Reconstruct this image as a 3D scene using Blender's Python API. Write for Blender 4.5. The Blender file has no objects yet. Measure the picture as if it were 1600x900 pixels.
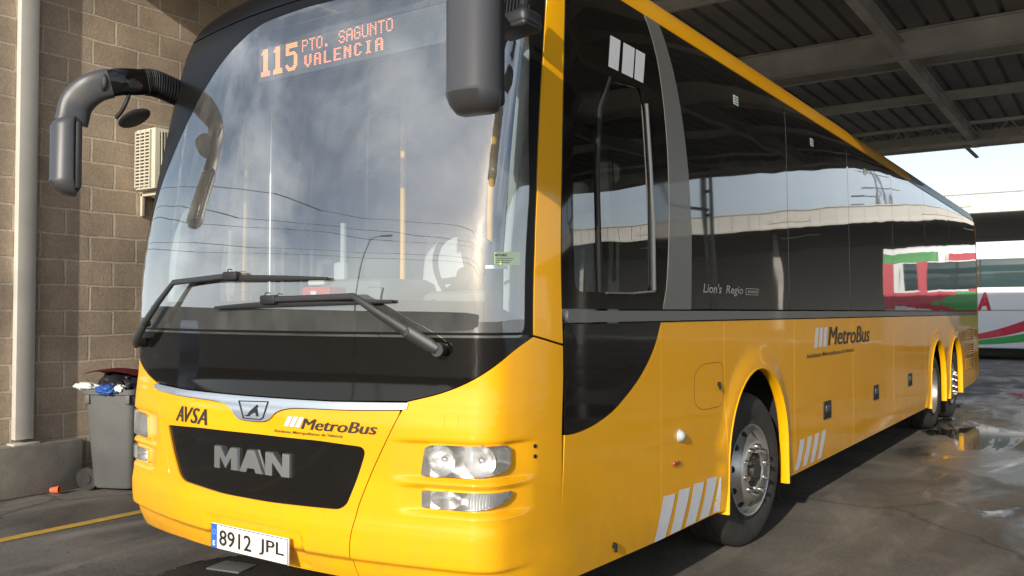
import bpy, bmesh, math, random, bisect
from math import *
from mathutils import Vector, Matrix, noise
from mathutils.geometry import delaunay_2d_cdt
random.seed(7)
C = bpy.context.scene.collection
# ------------------------------------------------------------------ camera, sky, sun, exposure
cam = bpy.data.objects.new('camera', bpy.data.cameras.new('camera')); C.objects.link(cam)
cam.location = (3.245, -2.62, 1.55)
cam.rotation_euler = (radians(90)+atan(37/1376), 0, atan(945/1376))
cam.data.sensor_width = 36; cam.data.lens = 36*1376/1600
cam.data.clip_start = .05; cam.data.clip_end = 2000
bpy.context.scene.camera = cam
SUN_EL, SUN_AZ = radians(19), radians(170)          # azimuth from +Y towards +X
sd = Vector((sin(SUN_AZ)*cos(SUN_EL), cos(SUN_AZ)*cos(SUN_EL), sin(SUN_EL)))
sun = bpy.data.objects.new('sun', bpy.data.lights.new('sun', 'SUN')); C.objects.link(sun)
sun.data.energy = 3.1; sun.data.angle = radians(.5); sun.data.color = (1, .92, .79)
sun.rotation_euler = sd.to_track_quat('Z', 'Y').to_euler()
sun.location = sd*30
W = bpy.data.worlds.new('World'); bpy.context.scene.world = W; W.use_nodes = True
nt = W.node_tree; nd = nt.nodes; lk = nt.links; nd.clear()
sky = nd.new('ShaderNodeTexSky'); sky.sky_type = 'NISHITA'; sky.sun_disc = False
sky.sun_elevation = SUN_EL; sky.sun_rotation = SUN_AZ; sky.dust_density = 1.0; sky.air_density = 1.0; sky.ozone_density = 1.0
geo = nd.new('ShaderNodeTexCoord')
mp = nd.new('ShaderNodeMapping'); mp.inputs['Scale'].default_value = (1.0, 1.0, 2.4); mp.inputs['Location'].default_value = (3.1, .7, .35)
lk.new(geo.outputs['Generated'], mp.inputs['Vector'])
n1 = nd.new('ShaderNodeTexNoise'); n1.inputs['Scale'].default_value = 2.1; n1.inputs['Detail'].default_value = 7; n1.inputs['Roughness'].default_value = .55; n1.inputs['Distortion'].default_value = .3
lk.new(mp.outputs[0], n1.inputs['Vector'])
cr = nd.new('ShaderNodeValToRGB'); cr.color_ramp.elements[0].position = .47; cr.color_ramp.elements[1].position = .72
cr.color_ramp.elements[0].color = (0, 0, 0, 1); cr.color_ramp.elements[1].color = (.9, .9, .9, 1)
lk.new(n1.outputs['Fac'], cr.inputs[0])
mx = nd.new('ShaderNodeMixRGB'); mx.inputs['Color2'].default_value = (7.8, 8.4, 9.2, 1)
lk.new(cr.outputs[0], mx.inputs['Fac']); lk.new(sky.outputs[0], mx.inputs['Color1'])
bg = nd.new('ShaderNodeBackground'); bg.inputs['Strength'].default_value = .115
sz_ = nd.new('ShaderNodeSeparateXYZ'); lk.new(geo.outputs['Generated'], sz_.inputs[0])
hz = nd.new('ShaderNodeMapRange'); hz.interpolation_type = 'SMOOTHSTEP'; lk.new(sz_.outputs[2], hz.inputs[0]); hz.inputs[1].default_value = -.02; hz.inputs[2].default_value = .34; hz.inputs[3].default_value = .92; hz.inputs[4].default_value = 0
mh = nd.new('ShaderNodeMixRGB'); mh.inputs['Color2'].default_value = (6.0, 6.7, 7.4, 1); lk.new(hz.outputs[0], mh.inputs['Fac']); lk.new(mx.outputs[0], mh.inputs['Color1'])
lk.new(mh.outputs[0], bg.inputs['Color'])
wo = nd.new('ShaderNodeOutputWorld'); lk.new(bg.outputs[0], wo.inputs['Surface'])
VS = bpy.context.scene.view_settings
VS.view_transform = 'Standard'; VS.look = 'None'; VS.exposure = .68; VS.gamma = 1; VS.use_curve_mapping = False
bpy.context.scene.render.resolution_x = 1024; bpy.context.scene.render.resolution_y = 576

# ------------------------------------------------------------------ materials
MAT = {}
def mat(name, col, rough=.5, metal=0, coat=0, spec=.5, noise_=0, nscale=3, bump=0, bscale=40, emit=None, estr=0, alpha=None, col2=None, wave=0, wscale=1.2, detail=4, coatr=.03):
    m = bpy.data.materials.new(name); m.use_nodes = True; t = m.node_tree; n = t.nodes; L = t.links
    p = n['Principled BSDF']; p.inputs['Base Color'].default_value = (*col, 1); p.inputs['Roughness'].default_value = rough
    p.inputs['Metallic'].default_value = metal; p.inputs['Specular IOR Level'].default_value = spec
    p.inputs['Coat Weight'].default_value = coat; p.inputs['Coat Roughness'].default_value = coatr
    tc = n.new('ShaderNodeTexCoord')
    if noise_ or col2:
        a = n.new('ShaderNodeTexNoise'); a.inputs['Scale'].default_value = nscale; a.inputs['Detail'].default_value = detail+3; a.inputs['Roughness'].default_value = .62
        L.new(tc.outputs['Object'], a.inputs['Vector'])
        r = n.new('ShaderNodeValToRGB'); r.color_ramp.elements[0].position = .32; r.color_ramp.elements[1].position = .7
        c2 = col2 or tuple(c*(1-noise_) for c in col)
        r.color_ramp.elements[0].color = (*c2, 1); r.color_ramp.elements[1].color = (*col, 1)
        L.new(a.outputs['Fac'], r.inputs[0]); L.new(r.outputs[0], p.inputs['Base Color'])
        mr = n.new('ShaderNodeMapRange'); mr.inputs['To Min'].default_value = min(1, rough*1.25+.03); mr.inputs['To Max'].default_value = rough*.85
        L.new(a.outputs['Fac'], mr.inputs['Value']); L.new(mr.outputs[0], p.inputs['Roughness'])
    if bump or wave:
        b = n.new('ShaderNodeTexNoise'); b.inputs['Scale'].default_value = bscale if bump else wscale; b.inputs['Detail'].default_value = detail if bump else 1.0
        L.new(tc.outputs['Object'], b.inputs['Vector'])
        bp = n.new('ShaderNodeBump'); bp.inputs['Strength'].default_value = bump or 1; bp.inputs['Distance'].default_value = .01 if bump else wave
        L.new(b.outputs['Fac'], bp.inputs['Height']); L.new(bp.outputs[0], p.inputs['Normal'])
        if coat: L.new(bp.outputs[0], p.inputs['Coat Normal'])
    if emit: p.inputs['Emission Color'].default_value = (*emit, 1); p.inputs['Emission Strength'].default_value = estr
    MAT[name] = m; return m
def glassmat(name, tint, refl, rough=0.0, wave=0, wscale=1.5, grime_haze=.0):
    m = bpy.data.materials.new(name); m.use_nodes = True; t = m.node_tree; n = t.nodes; L = t.links; n.clear()
    o = n.new('ShaderNodeOutputMaterial'); tr = n.new('ShaderNodeBsdfTransparent'); tr.inputs[0].default_value = (*tint, 1)
    gl = n.new('ShaderNodeBsdfGlossy'); gl.inputs['Roughness'].default_value = rough; gl.inputs['Color'].default_value = (1, 1, 1, 1)
    fr = n.new('ShaderNodeFresnel'); fr.inputs[0].default_value = 1.55
    ml = n.new('ShaderNodeMath'); ml.operation = 'MULTIPLY_ADD'; ml.inputs[1].default_value = 1.6; ml.inputs[2].default_value = refl; ml.use_clamp = True
    L.new(fr.outputs[0], ml.inputs[0])
    mx = n.new('ShaderNodeMixShader'); L.new(ml.outputs[0], mx.inputs[0]); L.new(tr.outputs[0], mx.inputs[1]); L.new(gl.outputs[0], mx.inputs[2])
    last = mx
    tc = n.new('ShaderNodeTexCoord')
    if wave:
        b = n.new('ShaderNodeTexNoise'); b.inputs['Scale'].default_value = wscale; b.inputs['Detail'].default_value = 1
        L.new(tc.outputs['Object'], b.inputs['Vector']); bp = n.new('ShaderNodeBump'); bp.inputs['Distance'].default_value = wave
        L.new(b.outputs['Fac'], bp.inputs['Height']); L.new(bp.outputs[0], gl.inputs['Normal'])
    if grime_haze:
        d = n.new('ShaderNodeBsdfDiffuse'); d.inputs[0].default_value = (.62, .6, .55, 1)  # pale film: dust on the glass plus a veil of haze in its colour
        a = n.new('ShaderNodeTexNoise'); a.inputs['Scale'].default_value = 5; a.inputs['Detail'].default_value = 9; L.new(tc.outputs['Object'], a.inputs['Vector'])
        mp_ = n.new('ShaderNodeMapping'); mp_.inputs['Scale'].default_value = (4, 4, 2.4); L.new(tc.outputs['Object'], mp_.inputs[0])
        a2 = n.new('ShaderNodeTexNoise'); a2.inputs['Scale'].default_value = 3; a2.inputs['Detail'].default_value = 5; L.new(mp_.outputs[0], a2.inputs['Vector'])
        mm = n.new('ShaderNodeMath'); mm.operation = 'MULTIPLY'; L.new(a.outputs[0], mm.inputs[0]); L.new(a2.outputs[0], mm.inputs[1])
        mr = n.new('ShaderNodeMapRange'); mr.inputs[1].default_value = .15; mr.inputs[2].default_value = .42; mr.inputs[3].default_value = grime_haze*.6; mr.inputs[4].default_value = grime_haze*1.3
        L.new(mm.outputs[0], mr.inputs[0]); m2 = n.new('ShaderNodeMixShader'); L.new(mr.outputs[0], m2.inputs[0]); L.new(mx.outputs[0], m2.inputs[1]); L.new(d.outputs[0], m2.inputs[2]); last = m2
    L.new(last.outputs[0], o.inputs[0]); MAT[name] = m; return m
mat('yellow_paint', (.88, .408, .001), .45, coat=.75, spec=.2, noise_=.05, nscale=2.2, wave=.0035, wscale=.9)
def road_film(m, amt=.2, top=.95):
    t = m.node_tree; n = t.nodes; L = t.links; p = n['Principled BSDF']; src = p.inputs['Base Color'].links[0].from_socket
    g = n.new('ShaderNodeNewGeometry'); s_ = n.new('ShaderNodeSeparateXYZ'); L.new(g.outputs['Position'], s_.inputs[0])
    mr = n.new('ShaderNodeMapRange'); L.new(s_.outputs[2], mr.inputs[0]); mr.inputs[1].default_value = .34; mr.inputs[2].default_value = top; mr.inputs[3].default_value = 1; mr.inputs[4].default_value = .06
    a = n.new('ShaderNodeTexNoise'); a.inputs['Scale'].default_value = 5; a.inputs['Detail'].default_value = 10; a.inputs['Roughness'].default_value = .72; L.new(g.outputs['Position'], a.inputs['Vector'])
    r = n.new('ShaderNodeMapRange'); L.new(a.outputs[0], r.inputs[0]); r.inputs[1].default_value = .40; r.inputs[2].default_value = .68; r.inputs[4].default_value = amt
    u = n.new('ShaderNodeMath'); u.operation = 'MULTIPLY'; L.new(mr.outputs[0], u.inputs[0]); L.new(r.outputs[0], u.inputs[1])
    x = n.new('ShaderNodeMixRGB'); x.inputs[2].default_value = (.20, .15, .09, 1); L.new(u.outputs[0], x.inputs[0]); L.new(src, x.inputs[1]); L.new(x.outputs[0], p.inputs['Base Color'])
    c = n.new('ShaderNodeMath'); c.operation = 'MULTIPLY_ADD'; L.new(r.outputs[0], c.inputs[0]); c.inputs[1].default_value = .28; c.inputs[2].default_value = .03; L.new(c.outputs[0], p.inputs['Coat Roughness'])
road_film(MAT['yellow_paint'])
mat('yellow_trim', (.88, .43, .0015), .4, coat=.4, spec=.3)
mat('black_gloss', (.008, .007, .006), .05, spec=.42, wave=.002, wscale=1.4)
mat('side_glass', (.008, .008, .008), .02, spec=.75, coat=.5, wave=.0035, wscale=1.3)
glassmat('windscreen_glass', (.84, .90, .90), .18, wave=.0015, wscale=.8, grime_haze=.085)  # dust film thickened so its pale colour also gives haze and sun glare
glassmat('driver_glass', (.30, .33, .31), .04, wave=.003)
glassmat('door_glass', (.90, .94, .94), .0)
glassmat('lamp_glass', (.97, .97, .97), .04, grime_haze=.22)
mat('dull_trim', (.30, .30, .29), .35, metal=1)
mat('frit_dark_reflection', (.008, .008, .008), .3, spec=.12)  # black frit, kept dull so its darkness also stands for the mirrored canopy
mat('satin_chrome', (.88, .88, .90), .26, metal=1)
mat('grey_paint', (.13, .13, .12), .45, coat=.2)
mat('dark_plastic', (.022, .022, .023), .42, bump=.12, bscale=600)
mat('satin_grey', (.055, .055, .060), .42, bump=.05, bscale=700)
mat('rubber', (.012, .012, .012), .6)
mat('bellows_rubber', (.007, .007, .007), .5, spec=.3)
mat('chrome', (.82, .82, .84), .07, metal=1)
mat('brushed_chrome', (.78, .77, .74), .34, metal=1)
mat('reflector', (.95, .95, .95), .24, metal=1)
mat('white_vinyl', (.68, .68, .70), .45, noise_=.08, nscale=9)
mat('black_ink', (.03, .022, .014), .45)
mat('silver_ink', (.30, .30, .29), .35)
mat('plate_white', (.82, .82, .80), .4, noise_=.05, nscale=12)
mat('plate_blue', (.02, .13, .55), .4)
mat('amber', (.35, .05, .01), .25, coat=1)
mat('under_black', (.006, .006, .006), .8)
mat('led_off', (.16, .17, .16), .5)
mat('led_panel', (.10, .11, .11), .6)
mat('led_on', (.9, .2, .1), .5, emit=(1, .20, .075), estr=3.4)
mat('led_orange', (.9, .3, .1), .5, emit=(1, .22, .06), estr=3.6)
mat('dash', (.16, .17, .175), .7, noise_=.2)
mat('interior_grey', (.48, .52, .54), .6, noise_=.15)
mat('interior_dark', (.07, .075, .08), .7)
mat('seat_cloth', (.10, .11, .14), .9, noise_=.4, nscale=30)
mat('seat_yellow', (.55, .42, .10), .7)
mat('pole_yellow', (.85, .45, .02), .35, coat=.5)
mat('pole_steel', (.6, .62, .63), .25, metal=1)
mat('red_plastic', (.6, .03, .02), .4)
mat('green_sticker', (.70, .95, .03), .5)
mat('paper_white', (.75, .75, .72), .6)
mat('tyre', (.034, .031, .028), .78, noise_=.45, nscale=9, bump=.25, bscale=260)
mat('rim_silver', (.50, .49, .46), .33, metal=.75, noise_=.35, nscale=14)
mat('nut_steel', (.6, .58, .55), .25, metal=1)
mat('hub_dark', (.045, .04, .035), .6, noise_=.5, nscale=30)
mat('galvanised', (.64, .62, .58), .6, noise_=.35, nscale=1.2, bump=.05, bscale=60)
mat('roof_sheet', (.30, .30, .30), .75, noise_=.3, nscale=.8)
mat('white_steel', (.60, .57, .51), .5, noise_=.16, nscale=2.4)
mat('concrete', (.36, .325, .27), .9, noise_=.42, nscale=2.2, bump=.22, bscale=70, detail=8)
mat('bin_grey', (.12, .122, .12), .55, noise_=.18, nscale=5, bump=.05, bscale=120)
mat('bin_red', (.19, .018, .025), .5, noise_=.25, nscale=6)
mat('bag_black', (.02, .02, .024), .28)
mat('bag_blue', (.03, .09, .32), .35)
mat('cup_orange', (.75, .14, .05), .5)
mat('ac_cream', (.58, .54, .43), .5, noise_=.08)
mat('ac_dark', (.05, .045, .035), .7)
mat('line_yellow', (.66, .37, .02), .8, nscale=9, col2=(.34, .21, .05))
mat('fascia_white', (.62, .61, .58), .6, noise_=.12, nscale=.7)
mat('shed_dark', (.55, .55, .54), .85)
mat('coach_white', (.72, .73, .74), .35, coat=.8)
mat('coach_red', (.50, .015, .05), .4, coat=.6)
mat('coach_green', (.03, .30, .07), .4, coat=.6)
mat('coach_glass', (.045, .075, .08), .05, coat=.5)  # base colour lifted to paint in the sky mirrored by the panes
mat('wall_pale', (.16, .155, .14), .9, noise_=.15, nscale=.3)
mat('pole_grey', (.16, .16, .16), .6)
mat('cable_black', (.02, .02, .02), .7)
mat('mat_rubber', (.045, .038, .030), .7, noise_=.3, nscale=12, bump=.2, bscale=90)
mat('car_dark', (.10, .11, .13), .3, coat=1)

def ground_material():
    m = bpy.data.materials.new('asphalt'); m.use_nodes = True; t = m.node_tree; n = t.nodes; L = t.links; p = n['Principled BSDF']
    g = n.new('ShaderNodeNewGeometry'); POS = g.outputs['Position']
    def ns(scale, detail=6, rough=.6, dist=0, sc=None):
        a = n.new('ShaderNodeTexNoise'); a.inputs['Scale'].default_value = scale; a.inputs['Detail'].default_value = detail; a.inputs['Roughness'].default_value = rough; a.inputs['Distortion'].default_value = dist
        if sc:
            q = n.new('ShaderNodeMapping'); q.inputs['Scale'].default_value = sc; L.new(POS, q.inputs[0]); L.new(q.outputs[0], a.inputs['Vector'])
        else: L.new(POS, a.inputs['Vector'])
        return a.outputs['Fac']
    def ramp(s, a, b, ca=(0, 0, 0), cb=(1, 1, 1)):
        r = n.new('ShaderNodeValToRGB'); r.color_ramp.elements[0].position = a; r.color_ramp.elements[1].position = b
        r.color_ramp.elements[0].color = (*ca, 1); r.color_ramp.elements[1].color = (*cb, 1); L.new(s, r.inputs[0]); return r.outputs[0]
    def mixc(f, a, b, mode='MIX'):
        x = n.new('ShaderNodeMixRGB'); x.blend_type = mode
        for i, v in ((0, f), (1, a), (2, b)):
            if isinstance(v, (int, float)): x.inputs[i].default_value = v
            elif isinstance(v, tuple): x.inputs[i].default_value = (*v, 1)
            else: L.new(v, x.inputs[i])
        return x.outputs[0]
    def mth(op, a, b=0.0, clamp=False):
        x = n.new('ShaderNodeMath'); x.operation = op; x.use_clamp = clamp
        for i, v in ((0, a), (1, b)):
            if isinstance(v, (int, float)): x.inputs[i].default_value = v
            else: L.new(v, x.inputs[i])
        return x.outputs[0]
    base = ramp(ns(.8, 9, .65), .3, .72, (.092, .083, .070), (.205, .184, .156))
    fine = ramp(ns(42, 5, .8), .3, .72, (.55, .55, .55), (1.22, 1.22, 1.22))
    base = mixc(1.0, base, fine, 'MULTIPLY')
    streak = ramp(ns(1.0, 5, .6, .6, (2.2, .5, 1)), .5, .72)
    base = mixc(mth('MULTIPLY', streak, .6), base, (.30, .27, .23))
    oil = ramp(ns(1.7, 4, .5, .8), .64, .74)
    base = mixc(mth('MULTIPLY', oil, .75), base, (.022, .019, .016))
    drip = ramp(ns(7, 3, .5), .70, .74)
    base = mixc(mth('MULTIPLY', drip, .6), base, (.03, .027, .022))
    # cracks
    v = n.new('ShaderNodeTexVoronoi'); v.feature = 'DISTANCE_TO_EDGE'; v.inputs['Scale'].default_value = .35
    q = n.new('ShaderNodeMixRGB'); q.blend_type = 'ADD'; q.inputs[0].default_value = .5
    w = n.new('ShaderNodeTexNoise'); w.inputs['Scale'].default_value = 2.2; w.inputs['Detail'].default_value = 6; L.new(POS, w.inputs['Vector']); L.new(POS, q.inputs[1]); L.new(w.outputs['Color'], q.inputs[2]); L.new(q.outputs[0], v.inputs['Vector'])
    crk = mth('SUBTRACT', 1.0, ramp(v.outputs[0], 0.0, .012))
    base = mixc(mth('MULTIPLY', crk, .5), base, (.02, .018, .015))
    # wet patches: weighted towards the yard to the right of the bus
    sx = n.new('ShaderNodeSeparateXYZ'); L.new(POS, sx.inputs[0])
    wx = n.new('ShaderNodeMapRange'); L.new(sx.outputs[0], wx.inputs[0]); wx.inputs[1].default_value = .6; wx.inputs[2].default_value = 2.2
    wy = n.new('ShaderNodeMapRange'); L.new(sx.outputs[1], wy.inputs[0]); wy.inputs[1].default_value = 3.0; wy.inputs[2].default_value = 9.0
    zone = mth('MULTIPLY', wx.outputs[0], wy.outputs[0])
    wn = ns(.5, 7, .6, .9, (1.5, .8, 1))
    damp = ramp(mth('ADD', wn, mth('MULTIPLY', zone, .20)), .50, .68)
    pud = ramp(mth('ADD', ns(.55, 8, .6, 1.2, (1.9, .55, 1)), mth('MULTIPLY', zone, .155)), .635, .70)
    base = mixc(mth('MULTIPLY', damp, .55), base, mixc(1.0, base, (.45, .45, .46), 'MULTIPLY'))
    base = mixc(pud, base, (.018, .017, .016))
    L.new(base, p.inputs['Base Color'])
    r1 = mixc(damp, (.85, .85, .85), (.27, .27, .27)); r2 = mixc(pud, r1, (.06, .06, .06)); L.new(r2, p.inputs['Roughness'])
    b = n.new('ShaderNodeBump'); b.inputs['Distance'].default_value = .006
    hh = mixc(pud, mixc(.5, ns(60, 5, .7), ns(6, 6, .6)), (.5, .5, .5)); L.new(hh, b.inputs['Height']); b.inputs['Strength'].default_value = .6
    L.new(b.outputs[0], p.inputs['Normal']); MAT['asphalt'] = m; p.inputs['Specular IOR Level'].default_value = .3
ground_material()
def block_material():
    m = bpy.data.materials.new('concrete_blocks'); m.use_nodes = True; t = m.node_tree; n = t.nodes; L = t.links; p = n['Principled BSDF']
    g = n.new('ShaderNodeNewGeometry'); s = n.new('ShaderNodeSeparateXYZ'); L.new(g.outputs['Position'], s.inputs[0])
    wob = n.new('ShaderNodeTexNoise'); wob.inputs['Scale'].default_value = 3.5; wob.inputs['Detail'].default_value = 5; L.new(g.outputs['Position'], wob.inputs['Vector'])
    ad = n.new('ShaderNodeMath'); ad.operation = 'MULTIPLY_ADD'; ad.inputs[1].default_value = .034; L.new(wob.outputs['Fac'], ad.inputs[0]); L.new(s.outputs[1], ad.inputs[2])
    ad2 = n.new('ShaderNodeMath'); ad2.operation = 'MULTIPLY_ADD'; ad2.inputs[1].default_value = .034; L.new(wob.outputs['Fac'], ad2.inputs[0]); L.new(s.outputs[2], ad2.inputs[2])
    c = n.new('ShaderNodeCombineXYZ'); L.new(ad.outputs[0], c.inputs[0]); L.new(ad2.outputs[0], c.inputs[1])
    b = n.new('ShaderNodeTexBrick'); L.new(c.outputs[0], b.inputs['Vector']); b.inputs['Scale'].default_value = 1
    b.inputs['Brick Width'].default_value = .45; b.inputs['Row Height'].default_value = .225; b.inputs['Mortar Size'].default_value = .012; b.inputs['Mortar Smooth'].default_value = .35; b.offset = .5
    b.inputs['Color1'].default_value = (.56, .44, .325, 1); b.inputs['Color2'].default_value = (.45, .355, .265, 1); b.inputs['Mortar'].default_value = (.68, .59, .47, 1); b.inputs['Bias'].default_value = -.2
    n2 = n.new('ShaderNodeTexNoise'); n2.inputs['Scale'].default_value = 1.3; n2.inputs['Detail'].default_value = 9; n2.inputs['Roughness'].default_value = .65; L.new(g.outputs['Position'], n2.inputs['Vector'])
    r = n.new('ShaderNodeValToRGB'); r.color_ramp.elements[0].position = .3; r.color_ramp.elements[1].position = .7; r.color_ramp.elements[0].color = (.60, .60, .60, 1); r.color_ramp.elements[1].color = (1.18, 1.16, 1.12, 1); L.new(n2.outputs[0], r.inputs[0])
    n3 = n.new('ShaderNodeTexNoise'); n3.inputs['Scale'].default_value = 70; n3.inputs['Detail'].default_value = 5; L.new(g.outputs['Position'], n3.inputs['Vector'])
    r3 = n.new('ShaderNodeValToRGB'); r3.color_ramp.elements[0].position = .3; r3.color_ramp.elements[1].position = .7; r3.color_ramp.elements[0].color = (.8, .8, .8, 1); r3.color_ramp.elements[1].color = (1.1, 1.1, 1.1, 1); L.new(n3.outputs[0], r3.inputs[0])
    m1 = n.new('ShaderNodeMixRGB'); m1.blend_type = 'MULTIPLY'; m1.inputs[0].default_value = 1; L.new(b.outputs['Color'], m1.inputs[1]); L.new(r.outputs[0], m1.inputs[2])
    m2 = n.new('ShaderNodeMixRGB'); m2.blend_type = 'MULTIPLY'; m2.inputs[0].default_value = 1; L.new(m1.outputs[0], m2.inputs[1]); L.new(r3.outputs[0], m2.inputs[2])
    L.new(m2.outputs[0], p.inputs['Base Color']); p.inputs['Roughness'].default_value = .93
    h = n.new('ShaderNodeMath'); h.operation = 'MULTIPLY_ADD'; L.new(b.outputs['Fac'], h.inputs[0]); h.inputs[1].default_value = -1.0
    h3 = n.new('ShaderNodeMath'); h3.operation = 'MULTIPLY'; L.new(n3.outputs[0], h3.inputs[0]); h3.inputs[1].default_value = .35; L.new(h3.outputs[0], h.inputs[2])
    bp = n.new('ShaderNodeBump'); bp.inputs['Distance'].default_value = .010; bp.inputs['Strength'].default_value = .8; L.new(h.outputs[0], bp.inputs['Height']); L.new(bp.outputs[0], p.inputs['Normal'])
    MAT['concrete_blocks'] = m
block_material()

# ------------------------------------------------------------------ object helpers
def link(name, me, m=None, parent=None):
    o = bpy.data.objects.new(name, me); C.objects.link(o)
    if m: me.materials.append(MAT[m])
    if parent: o.parent = parent
    return o
def obj(name, bm, m, parent=None, smooth=35):
    bmesh.ops.recalc_face_normals(bm, faces=bm.faces) if smooth >= 0 else None
    if smooth > 0:
        a = radians(smooth)
        for f in bm.faces: f.smooth = True
        for e in bm.edges:
            if len(e.link_faces) == 2: e.smooth = e.calc_face_angle(0) < a
            else: e.smooth = False
    me = bpy.data.meshes.new(name); bm.to_mesh(me); bm.free()
    return link(name, me, m, parent)
def thing(name, label, cat, group=None, loc=(0, 0, 0)):
    o = bpy.data.objects.new(name, None); C.objects.link(o); o.location = loc; o.empty_display_size = .2
    return tag(o, label, cat, group)
def tag(o, label, cat, group=None):
    o['label'] = label; o['category'] = cat
    if group: o['group'] = group
    return o
def struct(o): o['kind'] = 'structure'; return o
def NB(): return bmesh.new()
def box(bm, c, s, bev=0, rot=None, seg=2):
    r = bmesh.ops.create_cube(bm, size=1); vs = r['verts']
    bmesh.ops.scale(bm, vec=s, verts=vs)
    if bev:
        es = list({e for v in vs for e in v.link_edges})
        q = bmesh.ops.bevel(bm, geom=es, offset=bev, segments=seg, affect='EDGES', profile=.5)
        vs = list({v for f in q['faces'] for v in f.verts} | {v for v in vs if v.is_valid})
        vs = list({v for v0 in vs for f in v0.link_faces for v in f.verts})
    M = Matrix.Translation(c) @ (rot.to_4x4() if rot else Matrix.Identity(4))
    bmesh.ops.transform(bm, matrix=M, verts=vs); return vs
def cyl(bm, a, b, r, r2=None, n=16, cap=True):
    a, b = Vector(a), Vector(b); d = b-a; q = d.to_track_quat('Z', 'Y')
    R = bmesh.ops.create_cone(bm, cap_ends=cap, segments=n, radius1=r, radius2=r if r2 is None else r2, depth=d.length)
    bmesh.ops.transform(bm, matrix=Matrix.Translation((a+b)/2) @ q.to_matrix().to_4x4(), verts=R['verts']); return R['verts']
def sweep(bm, pts, sizes, up=(0, 0, 1), n=12, p=3.0, cap=True):
    """rounded-rectangle section swept along a path; sizes = (width, height) per point"""
    pts = [Vector(q) for q in pts]; rings = []; up = Vector(up)
    for i, q in enumerate(pts):
        d = (pts[min(i+1, len(pts)-1)]-pts[max(i-1, 0)]).normalized()
        sx = d.cross(up).normalized(); sz = sx.cross(d).normalized(); w, h = sizes[i] if isinstance(sizes, list) else sizes
        ring = []
        for k in range(n):
            t = 2*pi*(k+.5)/n; c, s_ = cos(t), sin(t)
            ring.append(bm.verts.new(q+sx*(w/2*copysign(abs(c)**(2/p), c))+sz*(h/2*copysign(abs(s_)**(2/p), s_))))
        rings.append(ring)
    for a, b in zip(rings, rings[1:]):
        for k in range(n): bm.faces.new((a[k], a[(k+1) % n], b[(k+1) % n], b[k]))
    if cap: bm.faces.new(rings[0][::-1]); bm.faces.new(rings[-1])
def catmull(pts, n=6):
    pts = [Vector(p) for p in pts]; P = [pts[0]*2-pts[1]]+pts+[pts[-1]*2-pts[-2]]; out = []
    for i in range(1, len(P)-2):
        a, b, c, d = P[i-1:i+3]
        for k in range(n):
            t = k/n; out.append(.5*((2*b)+(c-a)*t+(2*a-5*b+4*c-d)*t*t+(3*b-a-3*c+d)*t**3))
    out.append(pts[-1]); return out
def tube(bm, pts, r, n=8, smooth=0):
    if smooth: pts = catmull(pts, smooth)
    pts = [Vector(p) for p in pts]; d = (pts[1]-pts[0]).normalized()
    up = Vector((0, 0, 1)) if abs(d.z) < .9 else Vector((1, 0, 0))
    sweep(bm, pts, (2*r, 2*r), up, n, 2.0)
def lathe(bm, prof, ax, c, n=48, skip=None):
    """prof: (axial, radius); ax 'X' or 'Z'; c centre"""
    rings = []
    for a, r in prof:
        ring = []
        for k in range(n):
            t = 2*pi*k/n
            v = (c[0]+a, c[1]+r*cos(t), c[2]+r*sin(t)) if ax == 'X' else (c[0]+r*cos(t), c[1]+r*sin(t), c[2]+a)
            ring.append(bm.verts.new(v))
        rings.append(ring)
    for i, (a, b) in enumerate(zip(rings, rings[1:])):
        for k in range(n):
            if skip and skip(i, k): continue
            bm.faces.new((a[k], a[(k+1) % n], b[(k+1) % n], b[k]))
    return rings
def prism(bm, poly, f, d):
    """poly of 2-D points mapped by f(u, v, w) and extruded to w = d"""
    a = [bm.verts.new(f(u, v, 0)) for u, v in poly]; b = [bm.verts.new(f(u, v, d)) for u, v in poly]
    bm.faces.new(a[::-1]); bm.faces.new(b); n = len(poly)
    for k in range(n): bm.faces.new((a[k], a[(k+1) % n], b[(k+1) % n], b[k]))
_font = {}
def text_geo(body, bold=0.0, shear=0.0, sx=1.0):
    """flat triangulated lettering normalised so that its box is 0..1 x 0..1 -> verts, faces, aspect"""
    key = (body, bold, shear)
    if key not in _font:
        cu = bpy.data.curves.new('lettering', 'FONT'); cu.body = body; cu.offset = bold; cu.shear = shear; cu.resolution_u = 3
        o = bpy.data.objects.new('lettering', cu); C.objects.link(o)
        dg = bpy.context.evaluated_depsgraph_get(); me = bpy.data.meshes.new_from_object(o.evaluated_get(dg))
        vs = [(v.co.x, v.co.y) for v in me.vertices]; fs = [tuple(p.vertices) for p in me.polygons]
        C.objects.unlink(o); bpy.data.objects.remove(o); bpy.data.meshes.remove(me); bpy.data.curves.remove(cu)
        x0 = min(v[0] for v in vs); x1 = max(v[0] for v in vs); y0 = min(v[1] for v in vs); y1 = max(v[1] for v in vs)
        _font[key] = ([((x-x0)/(x1-x0), (y-y0)/(y1-y0)) for x, y in vs], fs)
    return _font[key]
def text_on(bm, body, f, depth=0, bold=0.0, shear=0.0):
    """f(u, v, w) maps the unit box (and height w) into the world"""
    vs, fs = text_geo(body, bold, shear)
    a = [bm.verts.new(f(u, v, depth)) for u, v in vs]
    for q in fs:
        try: bm.faces.new([a[i] for i in q])
        except ValueError: pass
    if depth:
        from collections import Counter
        ec = Counter()
        for q in fs:
            for i in range(len(q)): ec[frozenset((q[i], q[(i+1) % len(q)]))] += 1
        b = [bm.verts.new(f(u, v, 0)) for u, v in vs]
        for q in fs:
            for i in range(len(q)):
                e = (q[i], q[(i+1) % len(q)])
                if ec[frozenset(e)] == 1: bm.faces.new((a[e[0]], a[e[1]], b[e[1]], b[e[0]]))

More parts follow.
